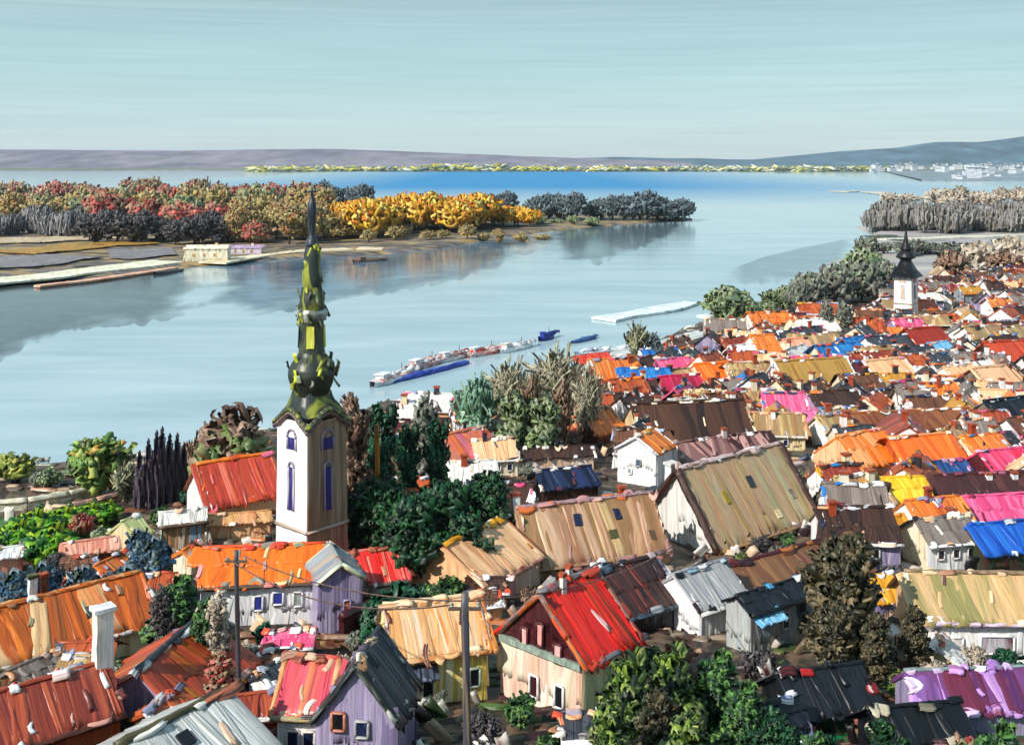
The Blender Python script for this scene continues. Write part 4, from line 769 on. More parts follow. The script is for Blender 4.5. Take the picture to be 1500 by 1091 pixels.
filler()
# ------------------------------------------------------------------ trees
def ground_cover():
    """garden scrub, rubble and trodden earth between the houses, one mass of thick strokes"""
    r_ = random.Random(77); mb = MB(); mb.col = (1, 1, 1)
    town = [hexlin(c) for c in '2a1c18 3c2a22 4c3a30 1c1a20 5c4438 e8e0d8 d8b898 c87848 24304c 6c5c4c 3c2024 8c7c6c 54503c'.split()]; near = [hexlin(c) for c in '2a1c18 3c1c20 4c2c24 24301c 3c4c24 1c2418 5c4030 8c6c54 2c3c1c 4c6430 301c1c 141418'.split()]; shore = [hexlin(c) for c in 'a0a8a0 8c8c7c c8ccc4 6c7464 b0a890 7c8878 e0e0dc 5c5c54'.split()]
    for k in range(5200):
        d = 48*(520/48)**(r_.random()**0.95); x = r_.uniform(-0.56, 0.60)*d; sh = lerp_tab(SHORE, x)-d; z = ground_z(x, d)
        if sh < 1.5: continue
        cs = shore if sh < 14 else (near if d < 110 else town); an = r_.gauss(0, 0.5); l = r_.uniform(0.8, 2.6)*(1+d/300); c = r_.choice(cs); w = r_.uniform(.35, .9)*(1+d/300)
        p0, p1 = Vector((x, d, z)), Vector((x+math.cos(an)*l, d+math.sin(an)*l, 0)); p1.z = ground_z(p1.x, p1.y); up = Vector((0, -0.5, 1)).normalized()
        if r_.random() < 0.13 and d > 60 and sh > 28: c = r_.choice([cs[0], cs[3], town[5], town[6], town[5], town[11]]); p1 = p0+Vector((r_.uniform(-1.5, 1.5), 0, r_.uniform(0.7, 1.6)))*(1+d/500); up = Vector((r_.uniform(-.6, .3), -1, 0.2)).normalized(); w *= 1.2
        mb.stroke(p0+up*0.1, p1+up*0.1, up, w, [c, c, r_.choice(cs)], r_, 0.28, 4, 3, 0.2)
    tag(mb.build('ground_cover', stroke_mat()), kind='stuff')
ground_cover()
def tree_proto(pal, n, shape, dl, dw, seed, up=0.6, gap=-0.2, asp=1.0, trunk='4a3a2c 3a2c22 5c4838'):
    """tree of width 1 and height asp: crown of thick comma dabs on a limbed trunk"""
    r_ = random.Random(int(seed*100)); cols = [hexlin(c, 0.8) for c in pal.split()]; mb = MB(); mb.col = cols[0]; k = 0; t = 0
    n = int(n*1.5*asp**0.8); low = 0.10 if asp < 2.2 else 0.2
    while k < n and t < n*12:
        t += 1; v = Vector((r_.gauss(0, 1), r_.gauss(0, 1), r_.gauss(0, 1))); v.normalize(); q = r_.random()**0.40
        if shape == 'round': p = Vector((v.x*q*0.44, v.y*q*0.44, 0.56+v.z*q*0.38))
        elif shape == 'wide': p = Vector((v.x*q*0.46, v.y*q*0.46, 0.52+(v.z*q*0.42 if v.z > 0 else v.z*q*0.36)))
        elif shape == 'fan': h = r_.random()**0.8; p = Vector((v.x*(0.10+0.33*h)*q, v.y*(0.10+0.33*h)*q, 0.12+0.74*h-0.2*(v.x*v.x+v.y*v.y)*h*q))
        elif shape == 'spike': h = r_.random(); rr = 0.42*(1-h)**0.7+0.03; p = Vector((v.x*rr*q, v.y*rr*q, 0.08+0.80*h))
        lump = nz(p.x*2.6+seed, p.y*2.6, p.z*2.6*asp)
        if shape != 'spike': p.x *= 1+0.5*lump; p.y *= 1+0.5*lump
        p.z *= asp
        if asp > 1.4 and shape != 'spike': p.x += 0.28*nz(p.z*1.6, seed); p.y += 0.28*nz(p.z*1.6, seed+5); f_ = 0.85+0.6*nz(p.z*2.1, seed+9); p.x *= f_; p.y *= f_
        if nz(p.x*4.5+seed, p.y*4.5, p.z*4.5) < gap or p.z < low*asp: continue
        out = Vector((p.x, p.y, (p.z/asp-0.45)*0.8)); out = out.normalized() if out.length > 0.01 else Vector((0, 0, 1))
        rg = 0.14 if up > 0.7 else 0.5; u = out*(1-up)+Vector((0, 0, up))+Vector((r_.gauss(0, rg), r_.gauss(0, rg), r_.gauss(0, rg)))
        ci = nz(p.x*3.5+seed*2, p.y*3.5, p.z*3.5)*1.1+0.5+r_.gauss(0, 0.22)
        ci = max(0, min(len(cols)-1, int(ci*len(cols)))); big = 1.0 if up > 0.7 else r_.choice((0.7, 0.9, 1.1, 1.6))
        mb.petal(p, u, out+Vector((0, -0.25, 0.3)), dl*big*r_.uniform(.8, 1.4), dw*big*r_.uniform(.6, 1.05), [cols[ci], cols[ci], r_.choice(cols)], r_); k += 1
    root = bpy.data.objects.new('tree', None); SC.collection.objects.link(root)
    tb = MB(); tb.tube((0, 0, -0.08), (0.01, 0, 0.6*asp), 0.035, 0.018, seed, 0.3, 6, 7)
    for i in range(6):
        an = i*1.257+seed; z0 = (0.18+0.07*i)*asp; tb.tube((0, 0, z0), (0.28*math.cos(an), 0.28*math.sin(an), z0+0.26), 0.016, 0.006, i, 0.3, 4, 6)
    tb.build('trunk', paint(trunk, 2, 0.5), root); mb.build('crown', daub_mat(), root)
    return root
PROTO = {}
def proto(kind, asp):
    a = TREES[kind]; bk = 1.0 if a[2] in ('fan', 'spike') else min((0.7, 1.0, 1.5, 2.2, 3.2), key=lambda q: abs(math.log(q/asp)))
    if (kind, bk) not in PROTO: PROTO[kind, bk] = [tree_proto(a[0], a[1], a[2], a[3], a[4], 3.7+len(PROTO), a[5], a[6], bk), 0, bk]
    return PROTO[kind, bk]
TREES = {
 'round_green': ('2c3c18 58783a 6c8c3c 84a048 a8b860 c89838 5c8444', 420, 'round', 0.16, 0.09, 0.3, -0.2),
 'yellow_green': ('4c5424 7a8438 98a044 b8b04c 687838', 260, 'round', 0.18, 0.11, 0.4, -0.2),
 'brown_crown': ('5c4438 7c6050 8c6c58 a08470 6c5448', 190, 'round', 0.16, 0.09, 0.35, 0.02),
 'brown_green': ('4c6030 6c8444 88985c 8c7060 785c4c a08870', 300, 'wide', 0.19, 0.11, 0.4, -0.1),
 'spike': ('2c2430 3c3440 4a3c40 5c5064 3a3030 746888', 70, 'spike', 0.34, 0.15, 0.92, -0.9),
 'dark': ('0c2414 123a1c 1c4c28 0c1c12 2c6034 1a2c18 3c5c34 184830', 900, 'round', 0.095, 0.055, 0.25, -0.12),
 'dark_small': ('0c3020 14482c 1c5c38 0c2418 3c6c50 2c4c34', 330, 'round', 0.14, 0.085, 0.25, 0.0),
 'wispy': ('9c947c b0a88c c0b89c 8c8470 a8ac90 7c7464 c8c4ac', 520, 'fan', 0.28, 0.024, 0.66, -0.5),
 'wispy_green': ('4c7050 6c9478 8cb498 58806c a0b8a0 7ca088', 300, 'fan', 0.22, 0.05, 0.6, -0.4),
 'wispy_olive': ('6c7058 8c906c a4a880 5c604c b8b894 7c6c54', 360, 'fan', 0.22, 0.035, 0.62, -0.4),
 'wispy_brown': ('7c5c48 94745c a48a74 6c5044 8c7c60', 300, 'fan', 0.22, 0.05, 0.6, -0.4),
 'shore_green': ('4c5c3c 6c7c50 849460 98a878 5c7058 a8b090', 280, 'round', 0.16, 0.08, 0.55, -0.15),
 'shore_grey': ('5c5c54 747468 8c8c80 6c7464 808c74 504c48', 280, 'round', 0.18, 0.07, 0.7, -0.2),
 'grey_band': ('6c6866 7c7876 8c8886 605c5c 989492 848078', 240, 'wide', 0.26, 0.07, 0.9, -0.5),
 'island_grey': ('48545a 5c6a72 6c7a82 3c4a52 808c90 546068', 420, 'wide', 0.13, 0.05, 0.6, -0.4),
 'golden': ('d09018 e0a820 f0c030 f8d850 d07820 b08428 e8b848 e07028 f4e078', 560, 'round', 0.115, 0.06, 0.4, -0.25),
 'ochre_mix': ('8c8054 ac985c 746c48 c0a868 68684c a09464 c89c50 d8c088 b06c50', 480, 'wide', 0.105, 0.055, 0.45, -0.25),
 'olive_mix': ('686c50 84845c a0946c b0a478 7c6858 a0605c acac84 c0b090 b05048 c08878', 480, 'wide', 0.105, 0.055, 0.45, -0.25),
 'pink_mix': ('a8786c c09088 8c6458 b86458 d0a090 987860 b04c44', 480, 'wide', 0.105, 0.055, 0.45, -0.2),
 'green_mix': ('5c7050 7c8c64 4c5c48 98a078 6c7c68 b0b090', 280, 'wide', 0.16, 0.08, 0.45, -0.2),
 'red_bush': ('a03c34 b84c48 8c5a4a c86860 7c5444 a88068 98906c', 200, 'wide', 0.20, 0.11, 0.5, -0.35),
 'dark_bush': ('343234 4c484a 5c5656 2c2a2c 6c6468', 380, 'wide', 0.16, 0.06, 0.3, -0.5),
 'grey_trunks': ('545254 6c6a6c 848284 949498 605e62', 170, 'wide', 0.42, 0.06, 0.96, -0.6),
 'olive_dark': ('1c1c10 34301e 44402a 5c5034 2a2c1c 6c6048 303420 7c6c50', 760, 'wide', 0.17, 0.075, 0.4, 0.06),
 'bright': ('3c5418 5c7828 7c9438 243c20 304c30 98a058 1c3020 14201c 6c7448', 480, 'wide', 0.15, 0.085, 0.3, 0.02),
 'mid_green': ('2c4c28 3c6430 548040 24402a 6c9044 1c3424', 420, 'round', 0.14, 0.08, 0.3, -0.12),
 'vivid_bush': ('1c5018 2c7018 48901c 7cb020 185028 a0b828', 240, 'wide', 0.24, 0.14, 0.3, -0.3),
 'blue_bush': ('28486c 3c6490 2c5070 5c88a8 58685c 48583c 7c8c94', 200, 'wide', 0.24, 0.14, 0.3, -0.3),
 'yellow_reed': ('b8b038 d0c840 8c9044 e0dc80 a0a078', 120, 'wide', 0.30, 0.14, 0.4, -0.4),
 'beige': ('b0a090 c8b49c 9c8c78 d8c8b4 847464 b8b0a8', 300, 'wide', 0.14, 0.075, 0.4, -0.2),
}
def place(kind, px, top, D, wpx, label, name='tree', cat='tree', group=None, zg=None, rot=None):
    x = (px-CX)*D/F; g = ground_z(x, D) if zg is None else zg; h = max(0.8, H-(top-HY)*D/F-g); w = wpx*D/F; pr = proto(kind, h/w)
    o = pr[0] if pr[1] == 0 else copy_tree(pr[0]); pr[1] += 1
    o.name = name; o.location = (x, D, g); o.rotation_euler = (0, 0, hash_s('%s%d' % (kind, pr[1]))*0.1 if rot is None else rot); o.scale = (w, w, h/pr[2]); tag(o, label, cat, group); return o
def nth(k, n):
    w = ['', 'second ', 'third ', 'fourth ', 'fifth ', 'sixth ', 'seventh ', 'eighth ', 'ninth ', 'tenth ', 'eleventh ', 'twelfth ', 'thirteenth ']
    if n == 1: return ''
    if k < (n+1)//2: return 'leftmost ' if k == 0 else w[k]+'from left, '
    return 'rightmost ' if k == n-1 else w[n-1-k]+'from right, '
def trees_near():
    T = place
    T('yellow_green', 18, 668, 186, 62, 'yellow green tree at the left edge of the shore'); T('shore_green', 70, 688, 182, 46, 'dull green low tree between the yellow green tree and the round one')
    T('round_green', 146, 640, 176, 92, 'round bright green tree on the shore left of the dark spikes'); T('wispy_olive', 186, 676, 172, 56, 'olive tuft of brush tucked behind the round green tree')
    for k, (x, t, w) in enumerate([(204, 668, 17), (217, 652, 16), (229, 641, 17), (237, 636, 17), (248, 645, 17), (259, 644, 16), (269, 657, 15)]):
        T('spike', x, t, 168+k*0.8, w*1.5, ['shortest dark cypress at the left end of the row', 'second dark cypress from the left in the row', 'third dark cypress from the left in the row', 'tallest dark cypress in the middle of the row', 'dark cypress just right of the tallest one', 'second dark cypress from the right in the row', 'dark cypress at the right end of the row by the white gable'][k], 'cypress', 'cypress', 'dark cypresses on the shore')
    T('brown_crown', 352, 588, 172, 104, 'bare brown crowned tree behind the orange ridge left of the church'); T('brown_green', 338, 626, 170, 110, 'low green and brown tree below the bare brown crown'); T('wispy_brown', 288, 628, 176, 40, 'small brown tuft of tree right of the cypresses')
    # right of the church
    T('brown_crown', 520, 552, 140, 60, 'thin brown leaved tree right beside the church dome'); T('dark_small', 556, 572, 146, 62, 'dark green tree top rising behind the orange trunk'); T('dark', 566, 692, 133, 110, 'big dark green tree with dense crown right of the church')
    T('dark', 655, 702, 134, 130, 'broad dark green tree in the middle of the dark clump'); T('dark', 722, 684, 137, 96, 'dark green tree at the right end of the clump by the tan roof'); T('dark', 606, 722, 130, 130, 'lowest dark green tree of the clump above the red cottage'); T('dark', 522, 700, 134, 60, 'narrow dark tree against the foot of the church')
    T('dark', 680, 742, 131, 100, 'dark green tree behind the peach house with amber ridge')
    T('shore_grey', 620, 568, 160, 66, 'wispy olive tree right of the dark tree top'); T('dark_small', 596, 606, 152, 44, 'small dark tree below the wispy olive one'); T('dark_small', 640, 598, 152, 44, 'small dark tree right below the wispy olive one')
    T('wispy_green', 700, 546, 206, 74, 'blue green fan shaped shrub tree by the water'); T('wispy', 745, 530, 224, 86, 'pale beige reedy tree behind the blue green one'); T('wispy', 815, 512, 230, 104, 'tall pale reedy tree in the middle of the shore'); T('wispy_brown', 778, 544, 204, 44, 'red brown fan shaped shrub between the reedy trees'); T('wispy_brown', 822, 553, 206, 52, 'second red brown shrub right of the first'); T('wispy', 862, 540, 214, 60, 'low beige reeds beside the orange cottage')
    T('shore_green', 755, 575, 200, 60, 'low green bush under the reedy trees'); T('shore_green', 800, 578, 198, 60, 'low dull green bush left of the orange cottage')
    T('wispy_olive', 934, 471, 300, 44, 'olive fan shaped tree alone at the water'); T('island_grey', 960, 484, 300, 26, 'small dark tree right beside the lone olive one')
    T('shore_green', 1066, 418, 375, 70, 'green tree by the white quay'); T('shore_green', 1130, 425, 395, 30, 'small green tree right of the quay tree'); T('shore_green', 1150, 418, 410, 36, 'pale green tree further along the quay'); T('shore_green', 1098, 436, 372, 36, 'small round tree on the quay')
    T('shore_grey', 1186, 400, 420, 60, 'grey beige tree above the quay end'); T('shore_grey', 1222, 388, 430, 66, 'tall grey tree left of the green topped one'); T('shore_green', 1264, 362, 470, 60, 'green topped tree behind the slim white tower'); T('shore_grey', 1262, 386, 440, 70, 'grey tree under the green topped one'); T('shore_grey', 1298, 382, 452, 44, 'grey tree close behind the slim white tower'); T('shore_grey', 1170, 412, 405, 34, 'small beige grey tree near the quay end')
    T('shore_grey', 1212, 440, 345, 26, 'small dark brown tree on the town edge'); T('shore_grey', 1238, 440, 345, 30, 'small beige brown tree on the town edge')
    for k, (x, t, w, D) in enumerate(sorted([(1396, 368, 56, 520), (1440, 352, 70, 560), (1486, 344, 66, 580), (1424, 380, 50, 520), (1470, 368, 60, 540), (1512, 360, 56, 540)])):
        T('beige' if k % 3 else 'brown_crown', x, t, D, w, nth(k, 6)+'beige autumn tree on the hillside beyond the slim white tower', group='beige trees on the right hillside')
    # bottom right gardens
    T('olive_dark', 1246, 772, 99, 100, 'tall dark olive tree in front of the grey blue house'); T('olive_dark', 1226, 880, 94, 70, 'lower dark olive tree at the corner of the grey blue house'); T('olive_dark', 1284, 890, 93, 46, 'small dark olive tree right under the tall one'); T('dark', 1128, 1030, 62, 84, 'black green bush added as shadow at the bottom edge below the grey blue house', name='bush', cat='bush'); T('dark', 1300, 1046, 60, 80, 'black green bush added as shadow at the bottom edge beside the rounded black shed', name='bush', cat='bush'); T('olive_dark', 1340, 880, 96, 40, 'small dark olive bush against the peach roof', name='bush', cat='bush')  # the two black green bushes are added to fill in dark shadow
    T('bright', 930, 944, 70, 92, 'yellow green tree nearest the fiery red roof in the bottom gardens'); T('bright', 992, 936, 74, 84, 'bright yellow green tree in the middle of the bottom gardens'); T('bright', 896, 1010, 62, 74, 'sunlit green bush left in the bottom gardens', name='bush', cat='bush'); T('mid_green', 1052, 938, 76, 84, 'mid green tree below the small white house'); T('mid_green', 1090, 985, 72, 76, 'dark green tree behind the bottom sheds'); T('bright', 1012, 1030, 60, 84, 'yellow green bush at the bottom edge', name='bush', cat='bush'); T('olive_dark', 965, 1000, 66, 70, 'dark olive bush between the yellow green ones', name='bush', cat='bush'); T('mid_green', 1196, 1062, 58, 60, 'green bush beside the black shed', name='bush', cat='bush')
    T('golden', 1228, 966, 99, 44, 'small orange flowering bush under the olive tree', name='bush', cat='bush'); T('mid_green', 1460, 1040, 60, 100, 'green bush in the bottom right corner', name='bush', cat='bush'); T('red_bush', 1412, 1058, 56, 80, 'dusky red bush beside the rounded black shed', name='bush', cat='bush')
    T('mid_green', 1440, 1072, 52, 90, 'low green bush at the bottom right edge', name='bush', cat='bush')
    # left gardens
    for k, (x, t, D, w) in enumerate([(50, 752, 150, 66), (92, 748, 154, 70), (130, 742, 158, 60), (26, 770, 143, 60), (76, 776, 140, 74), (156, 738, 160, 44)]):
        T('vivid_bush', x, t, D, w, ['vivid green bush in the left garden', 'vivid green bush right of the first in the garden', 'vivid green bush near the hut', 'green bush at the left edge of the garden', 'green bush lowest in the left garden', 'green bush highest in the left garden'][k], 'bush', 'bush', 'bushes in the left garden')
    for k, (x, t, D, w) in enumerate([(20, 830, 116, 60), (60, 820, 119, 50), (200, 772, 136, 44), (222, 784, 130, 50), (196, 806, 124, 40), (180, 826, 117, 60), (12, 858, 108, 40), (118, 826, 117, 50)]):
        T('blue_bush', x, t, D, w, ['blue flowering hedge at the left edge behind the orange roof', 'blue hedge bush behind the white chimney', 'blue hedge bush beside the hut', 'blue hedge bush left of the white gable', 'small blue hedge bush under the hut', 'blue hedge bush right of the salmon shed', 'blue hedge bush lowest at the left edge', 'blue hedge bush under the salmon shed'][k], 'bush', 'bush', 'blue hedge bushes')
    T('mid_green', 262, 832, 100, 80, 'green tree between the orange roofs on the left'); T('mid_green', 300, 868, 92, 40, 'small green bush below the green tree on the left', name='bush', cat='bush'); T('dark_bush', 236, 846, 98, 40, 'dark bush beside the orange roof on the left', name='bush', cat='bush')
    T('beige', 318, 856, 92, 50, 'brown bare shrub beside the left pole', name='bush', cat='bush'); T('red_bush', 322, 945, 84, 46, 'brown bare shrub at the foot of the left pole', name='bush', cat='bush')
    T('dark_small', 600, 858, 106, 110, 'dark green bush behind the wires and the tan roof', name='bush', cat='bush'); T('dark_small', 552, 868, 104, 60, 'dark green bush left of the tan roof', name='bush', cat='bush')
    T('shore_green', 108, 694, 190, 40, 'low olive bush by the brown jetty', name='bush', cat='bush')
trees_near()
def shrubs():
    r_ = random.Random(91); items = []; tries = 0
    kinds = [('dark green bush', 'dark_small'), ('mid green bush', 'mid_green'), ('brown bush', 'brown_crown'), ('beige bush', 'beige'), ('olive bush', 'shore_green'), ('dusky red bush', 'red_bush'), ('dark leafless bush', 'dark_bush'), ('bright green bush', 'bright'), ('grey green bush', 'shore_grey')]
    while len(items) < 130 and tries < 6000:
        tries += 1; px, py = r_.uniform(-10, 1520), r_.uniform(520, 1120); 
        if py < lerp_tab([(0, 720), (300, 700), (560, 640), (700, 605), (900, 560), (1100, 500), (1500, 470)], px): continue
        g = ground_at(px, py)
        if ground_z(g.x, g.y) < 2 or taken(g.x, g.y, 0.6): continue
        wd, k = r_.choice(kinds); h = r_.uniform(1.2, 3.6); w = h*r_.uniform(0.8, 1.5)
        o = place(k, px, HY+F*(H-ground_z(g.x, g.y)-h)/g.y, g.y, w*F/g.y, None, 'bush', 'bush', 'bushes between the houses'); items.append((o, wd, px, py)); BOXES.append((g.x, g.y, 0.7, 'bush'))
    rank_labels(items, '%s growing between houses')
shrubs()
def trees_far():
    r_ = random.Random(5)
    def row(kind, n, x0, x1, t0, t1, d0, d1, w0, w1, label, group):
        for k in range(n):
            D = r_.uniform(d0, d1); px = x0+(x1-x0)*(k+r_.uniform(0.1, 0.9))/n
            place(kind, px, r_.uniform(t0-3, t1+4), D, r_.uniform(w0, w1)*r_.uniform(1.1, 1.75), nth(k, n)+label, 'tree', 'tree', group, island_z((px-CX)*D/F, D) if 'island' in group else None)
    row('olive_mix', 26, -40, 470, 263, 276, 1080, 1300, 34, 52, 'olive and rust tree in the back row of the wooded island', 'island trees, back row')
    row('ochre_mix', 20, 10, 480, 272, 292, 950, 1080, 32, 48, 'ochre tree in the second row of the wooded island', 'island trees, second row')
    row('pink_mix', 12, 30, 460, 264, 280, 1040, 1250, 30, 46, 'pinkish rust tree in the back rows of the wooded island', 'island pinkish trees')
    row('green_mix', 9, 60, 480, 272, 290, 940, 1100, 26, 42, 'grey green tree in the middle rows of the wooded island', 'island green trees')
    row('red_bush', 10, 130, 320, 288, 304, 850, 930, 26, 40, 'reddish tree in the middle of the wooded island', 'island reddish trees')
    row('grey_trunks', 13, -40, 160, 306, 318, 800, 860, 24, 34, 'grey leafless tree on the left of the island', 'island grey leafless trees')
    row('dark_bush', 16, 140, 345, 308, 325, 740, 840, 26, 44, 'dark scrub tree in the middle of the island', 'island dark scrub')
    row('red_bush', 4, 335, 392, 318, 326, 740, 780, 24, 34, 'reddish scrub beside the church spire on the island', 'island spire scrub')
    row('ochre_mix', 16, 345, 500, 292, 326, 740, 860, 26, 40, 'ochre tree on the island behind the church spire', 'island trees behind the spire')
    row('golden', 8, 490, 580, 290, 304, 800, 880, 36, 50, 'golden tree at the left of the bright clump on the island', 'island golden trees, left')
    row('golden', 13, 565, 700, 281, 292, 850, 950, 36, 54, 'tall golden tree in the bright clump on the island', 'island golden trees, middle')
    row('golden', 6, 690, 780, 293, 303, 930, 990, 26, 36, 'small golden tree at the right of the bright clump', 'island golden trees, right')
    row('island_grey', 6, 455, 540, 264, 274, 1150, 1250, 26, 36, 'blue grey tree behind the golden clump on the island', 'island grey trees, left')
    row('island_grey', 3, 690, 745, 280, 287, 1050, 1100, 22, 28, 'blue grey tree behind the small golden trees', 'island grey trees, middle')
    row('island_grey', 5, 785, 850, 281, 292, 1020, 1060, 26, 34, 'blue grey tree left of the gap near the island tip', 'island grey trees, before the tip')
    row('island_grey', 10, 866, 990, 281, 290, 1030, 1060, 34, 44, 'blue grey tree at the tip of the island', 'island grey trees, tip')
    row('island_grey', 2, 985, 1004, 292, 300, 1062, 1066, 20, 26, 'low blue grey tree at the very tip of the island', 'island grey trees, last')
    row('ochre_mix', 12, 480, 800, 330, 340, 760, 830, 14, 24, 'low ochre bush along the island bank', 'island bank bushes') 
    row('shore_green', 5, 770, 870, 318, 328, 960, 1000, 14, 24, 'low yellow green bush near the island tip', 'island green bushes')
    row('grey_band', 22, 1282, 1520, 298, 306, 840, 900, 26, 40, 'grey leafless tree on the right hand point', 'grey trees on the point')
    row('beige', 5, 1290, 1345, 284, 290, 1500, 1560, 16, 24, 'pale tree on the far right spit', 'pale trees on the spit')
    row('beige', 9, 1370, 1510, 274, 284, 1300, 1400, 18, 28, 'pale beige tree on the right bank beyond the point', 'pale trees beyond the point')
    row('shore_grey', 8, 1264, 1330, 346, 356, 640, 820, 20, 30, 'low grey scrub on the water edge of the point', 'scrub at the edge of the point')
    row('shore_grey', 14, 1330, 1520, 352, 372, 600, 700, 26, 44, 'grey scrub tree behind the right hillside', 'grey scrub on the right')
trees_far()
# ------------------------------------------------------------------ reeds and the city on the far bank
def far_bank():
    r_ = random.Random(8); mb = MB(); cols = [hexlin(c, 0.8) for c in 'c8c03c d8d060 8c9450 b0a850 e4e0b0 6c7c74 a0a468 7c8c94 f0ecd8'.split()]; mb.col = cols[0]
    for k in range(1500):
        px = r_.uniform(365, 1300); D = r_.uniform(4850, 5250); mb.col = r_.choice(cols if px < 950 or r_.random() < .4 else cols[4:])
        x = (px-CX)*D/F; z = 5+r_.uniform(0, 16)*(1.5 if 620 < px < 740 else 0.8); mb.daub((x, D, z), (1, 0, r_.gauss(0, .35)), (0, 0, 1), r_.uniform(14, 60), r_.uniform(4, 11), 12, k, 3, 5)
    tag(mb.build('reeds', daub_mat()), kind='stuff')
    root = None
    def blk(seed):
        r = thing('city_block', 'tiny pale city block on the far bank under the blue hills', 'building', group='city blocks on the far bank')
        mb = MB(); mb.box((0, 0, -6), 34, 22, 40, 1.2, seed); mb.box((9, 0, 33), 10, 12, 7, 0.5, seed); mb.build('wall', paint('c8d0d8 dce0e4 b0bcc8 e8e8e8', 0.1, 0.1), r)
        mb = MB(); mb.box((0, 0, 34), 37, 25, 2.5, 0.4, seed+2); mb.build('roof', paint('6c7c8c 8c98a4', 0.1, 0.1), r)
        return r
    base = blk(1)
    pts = [(r_.uniform(1275, 1500), r_.uniform(238, 252)) for _ in range(70)]+[(r_.uniform(985, 1100), r_.uniform(243, 249)) for _ in range(9)]+[(r_.uniform(1400, 1500), r_.uniform(250, 264)) for _ in range(14)]+[(r_.uniform(1500, 1640), r_.uniform(240, 256)) for _ in range(12)]
    for k, (px, py) in enumerate(pts):
        D = min(5600, F*(H+0)/(py-HY+1.5)); D = max(2800, D); o = base if k == 0 else copy_tree(base)
        x = (px-CX)*D/F; z = 4 if D > 4000 else -1; o.location = (x, D, z); s = r_.uniform(0.5, 1.05); o.scale = (s*r_.uniform(.7, 1.5), s, s*r_.uniform(.45, .95)); o.rotation_euler = (0, 0, r_.uniform(-.5, .5))
    # low bank the nearer blocks stand on
    mb = MB(); pts = []; uv = []
    for D, z in ((5200, 3.0), (2900, 3.0), (2780, -1.5)):
        r, u = [], []
        for i in range(40):
            px = 1290+i*14 - (0 if D > 3000 else -60); r.append(((px-CX)*D/F, D+60*nz(i*0.4, D), z)); u.append((i*1.0, D*0.01))
        pts.append(r); uv.append(u)
    mb.quad_grid(pts, 39, 2, uv); structure(mb, 'far_bank', paint('6c7a84 7c8a94 8c98a0 606c78', 0.2, 0.6, 0.7, 0.2))
far_bank()
# ------------------------------------------------------------------ boats
def boat(label, px0, py0, px1, py1, hull, deck, cabin, name='barge', cat='barge', group=None, wide=0.24):
    a, b = Wz(px0, py0, 0.3), Wz(px1, py1, 0.3); e = b-a; L = e.length; root = thing(name, label, cat, ((a.x+b.x)/2, (a.y+b.y)/2, 0), math.atan2(e.y, e.x), group)
    mb = MB(); w = max(1.4, L*wide/2); n = 14; rows, uvs = [], []
    ring = [(-0.75, -0.5), (-1, 0.9), (-0.85, 1.2), (0.85, 1.2), (1, 0.9), (0.75, -0.5)]
    for j in range(n+1):
        t = j/n; x = (t-0.5)*L; k = min(1, (math.sin(math.pi*min(1, max(0, 0.03+0.94*t))))**0.45); sh = 0.5*abs(2*t-1)**3
        rows.append([(x, yy*w*k, zz*(1.0 if zz < 0 else 1)+sh+0.06*nz(x, yy)) for yy, zz in ring]+[(x, ring[0][0]*w*k, ring[0][1])]); uvs.append([(x, q*1.0) for q in range(7)])
    root.scale = (1, 1, 0.5 if wide < 0.1 else 0.95)
    mb.quad_grid(rows[::-1], 6, n, uvs); mb.build('hull', paint(hull, 0.25, 0.4), root)
    mb = MB(); mb.slab((-L*0.40, w*0.8, 1.3), (L*0.40, w*0.8, 1.3), (L*0.40, -w*0.8, 1.3), (-L*0.40, -w*0.8, 1.3), 0.3, 0.12, 0.2, 0.8, px0); mb.build('deck', paint(deck, 0.25, 0.3), root)
    if group == BG and L > 8:
        mb = MB(); r_ = random.Random(int(px0)); mb.col = P(deck)[0]
        for q in range(int(L*0.9)): x = r_.uniform(-.42, .42)*L; mb.stroke((x, r_.uniform(-.5, .5)*w, 1.7), (x+r_.uniform(2, 5), r_.uniform(-.5, .5)*w, 1.8), (0, -0.4, 1), r_.uniform(.8, 1.6), P(deck)+P(hull), r_, 0.5, 4, 3, 0.5)
        mb.build('cargo_cover', stroke_mat(), root)
    if cabin:
        mb = MB(); mb.box((-L*0.25, 0, 1.3), L*0.16, w*1.0, 1.5, 0.1, px0, 0.92); mb.box((-L*0.25, 0, 2.75), L*0.2, w*1.2, 0.25, 0.08, px0); mb.build('cabin', paint(cabin, 0.5, 0.5), root)
        mb = MB(); mb.tube((L*0.2, 0, 1.4), (L*0.2, 0, 4.2), 0.14, 0.09, 1, .2, 4, 6); mb.build('mast', paint('5c4c40 3c3430'), root)
    return root
BG = 'boats moored along the town bank'
boat('white hulled barge at the near end of the moored line', 545, 566, 606, 545, 'white', 'f0ecec e07860 f8f8f8', 'white', group=BG)
boat('white barge with a rust red deck second in the moored line', 596, 543, 648, 528, 'f0ecec b06050 e8e8e8', 'd05040 f0e8e4 c86050', 'white', group=BG)
boat('rust red barge with white cabin in the middle of the moored line', 640, 531, 686, 520, 'b85040 e8e4e4 9c4838', 'f0ecec d86048', 'white', group=BG)
boat('red and white barge towards the far end of the moored line', 682, 523, 736, 513, 'c84c30 d86040 f0f0f0 8c5048', 'e05038 f4f0f0', 'white', group=BG)
boat('long white barge at the far end of the moored line', 730, 517, 778, 506, 'white', 'd8d8d8 e8e8ec', 'offwhite', group=BG)
boat('long deep blue boat lying inside the moored line', 572, 560, 686, 531, '2c44a8 3c58bc 2438a0', '3450b4 4864c0', None, 'boat', 'boat', BG, 0.05)
boat('short navy boat beyond the barges', 790, 499, 810, 493, '1c2c80 2c3c9c', '2c3c9c', '28389c', 'boat', 'boat', BG, 0.18)
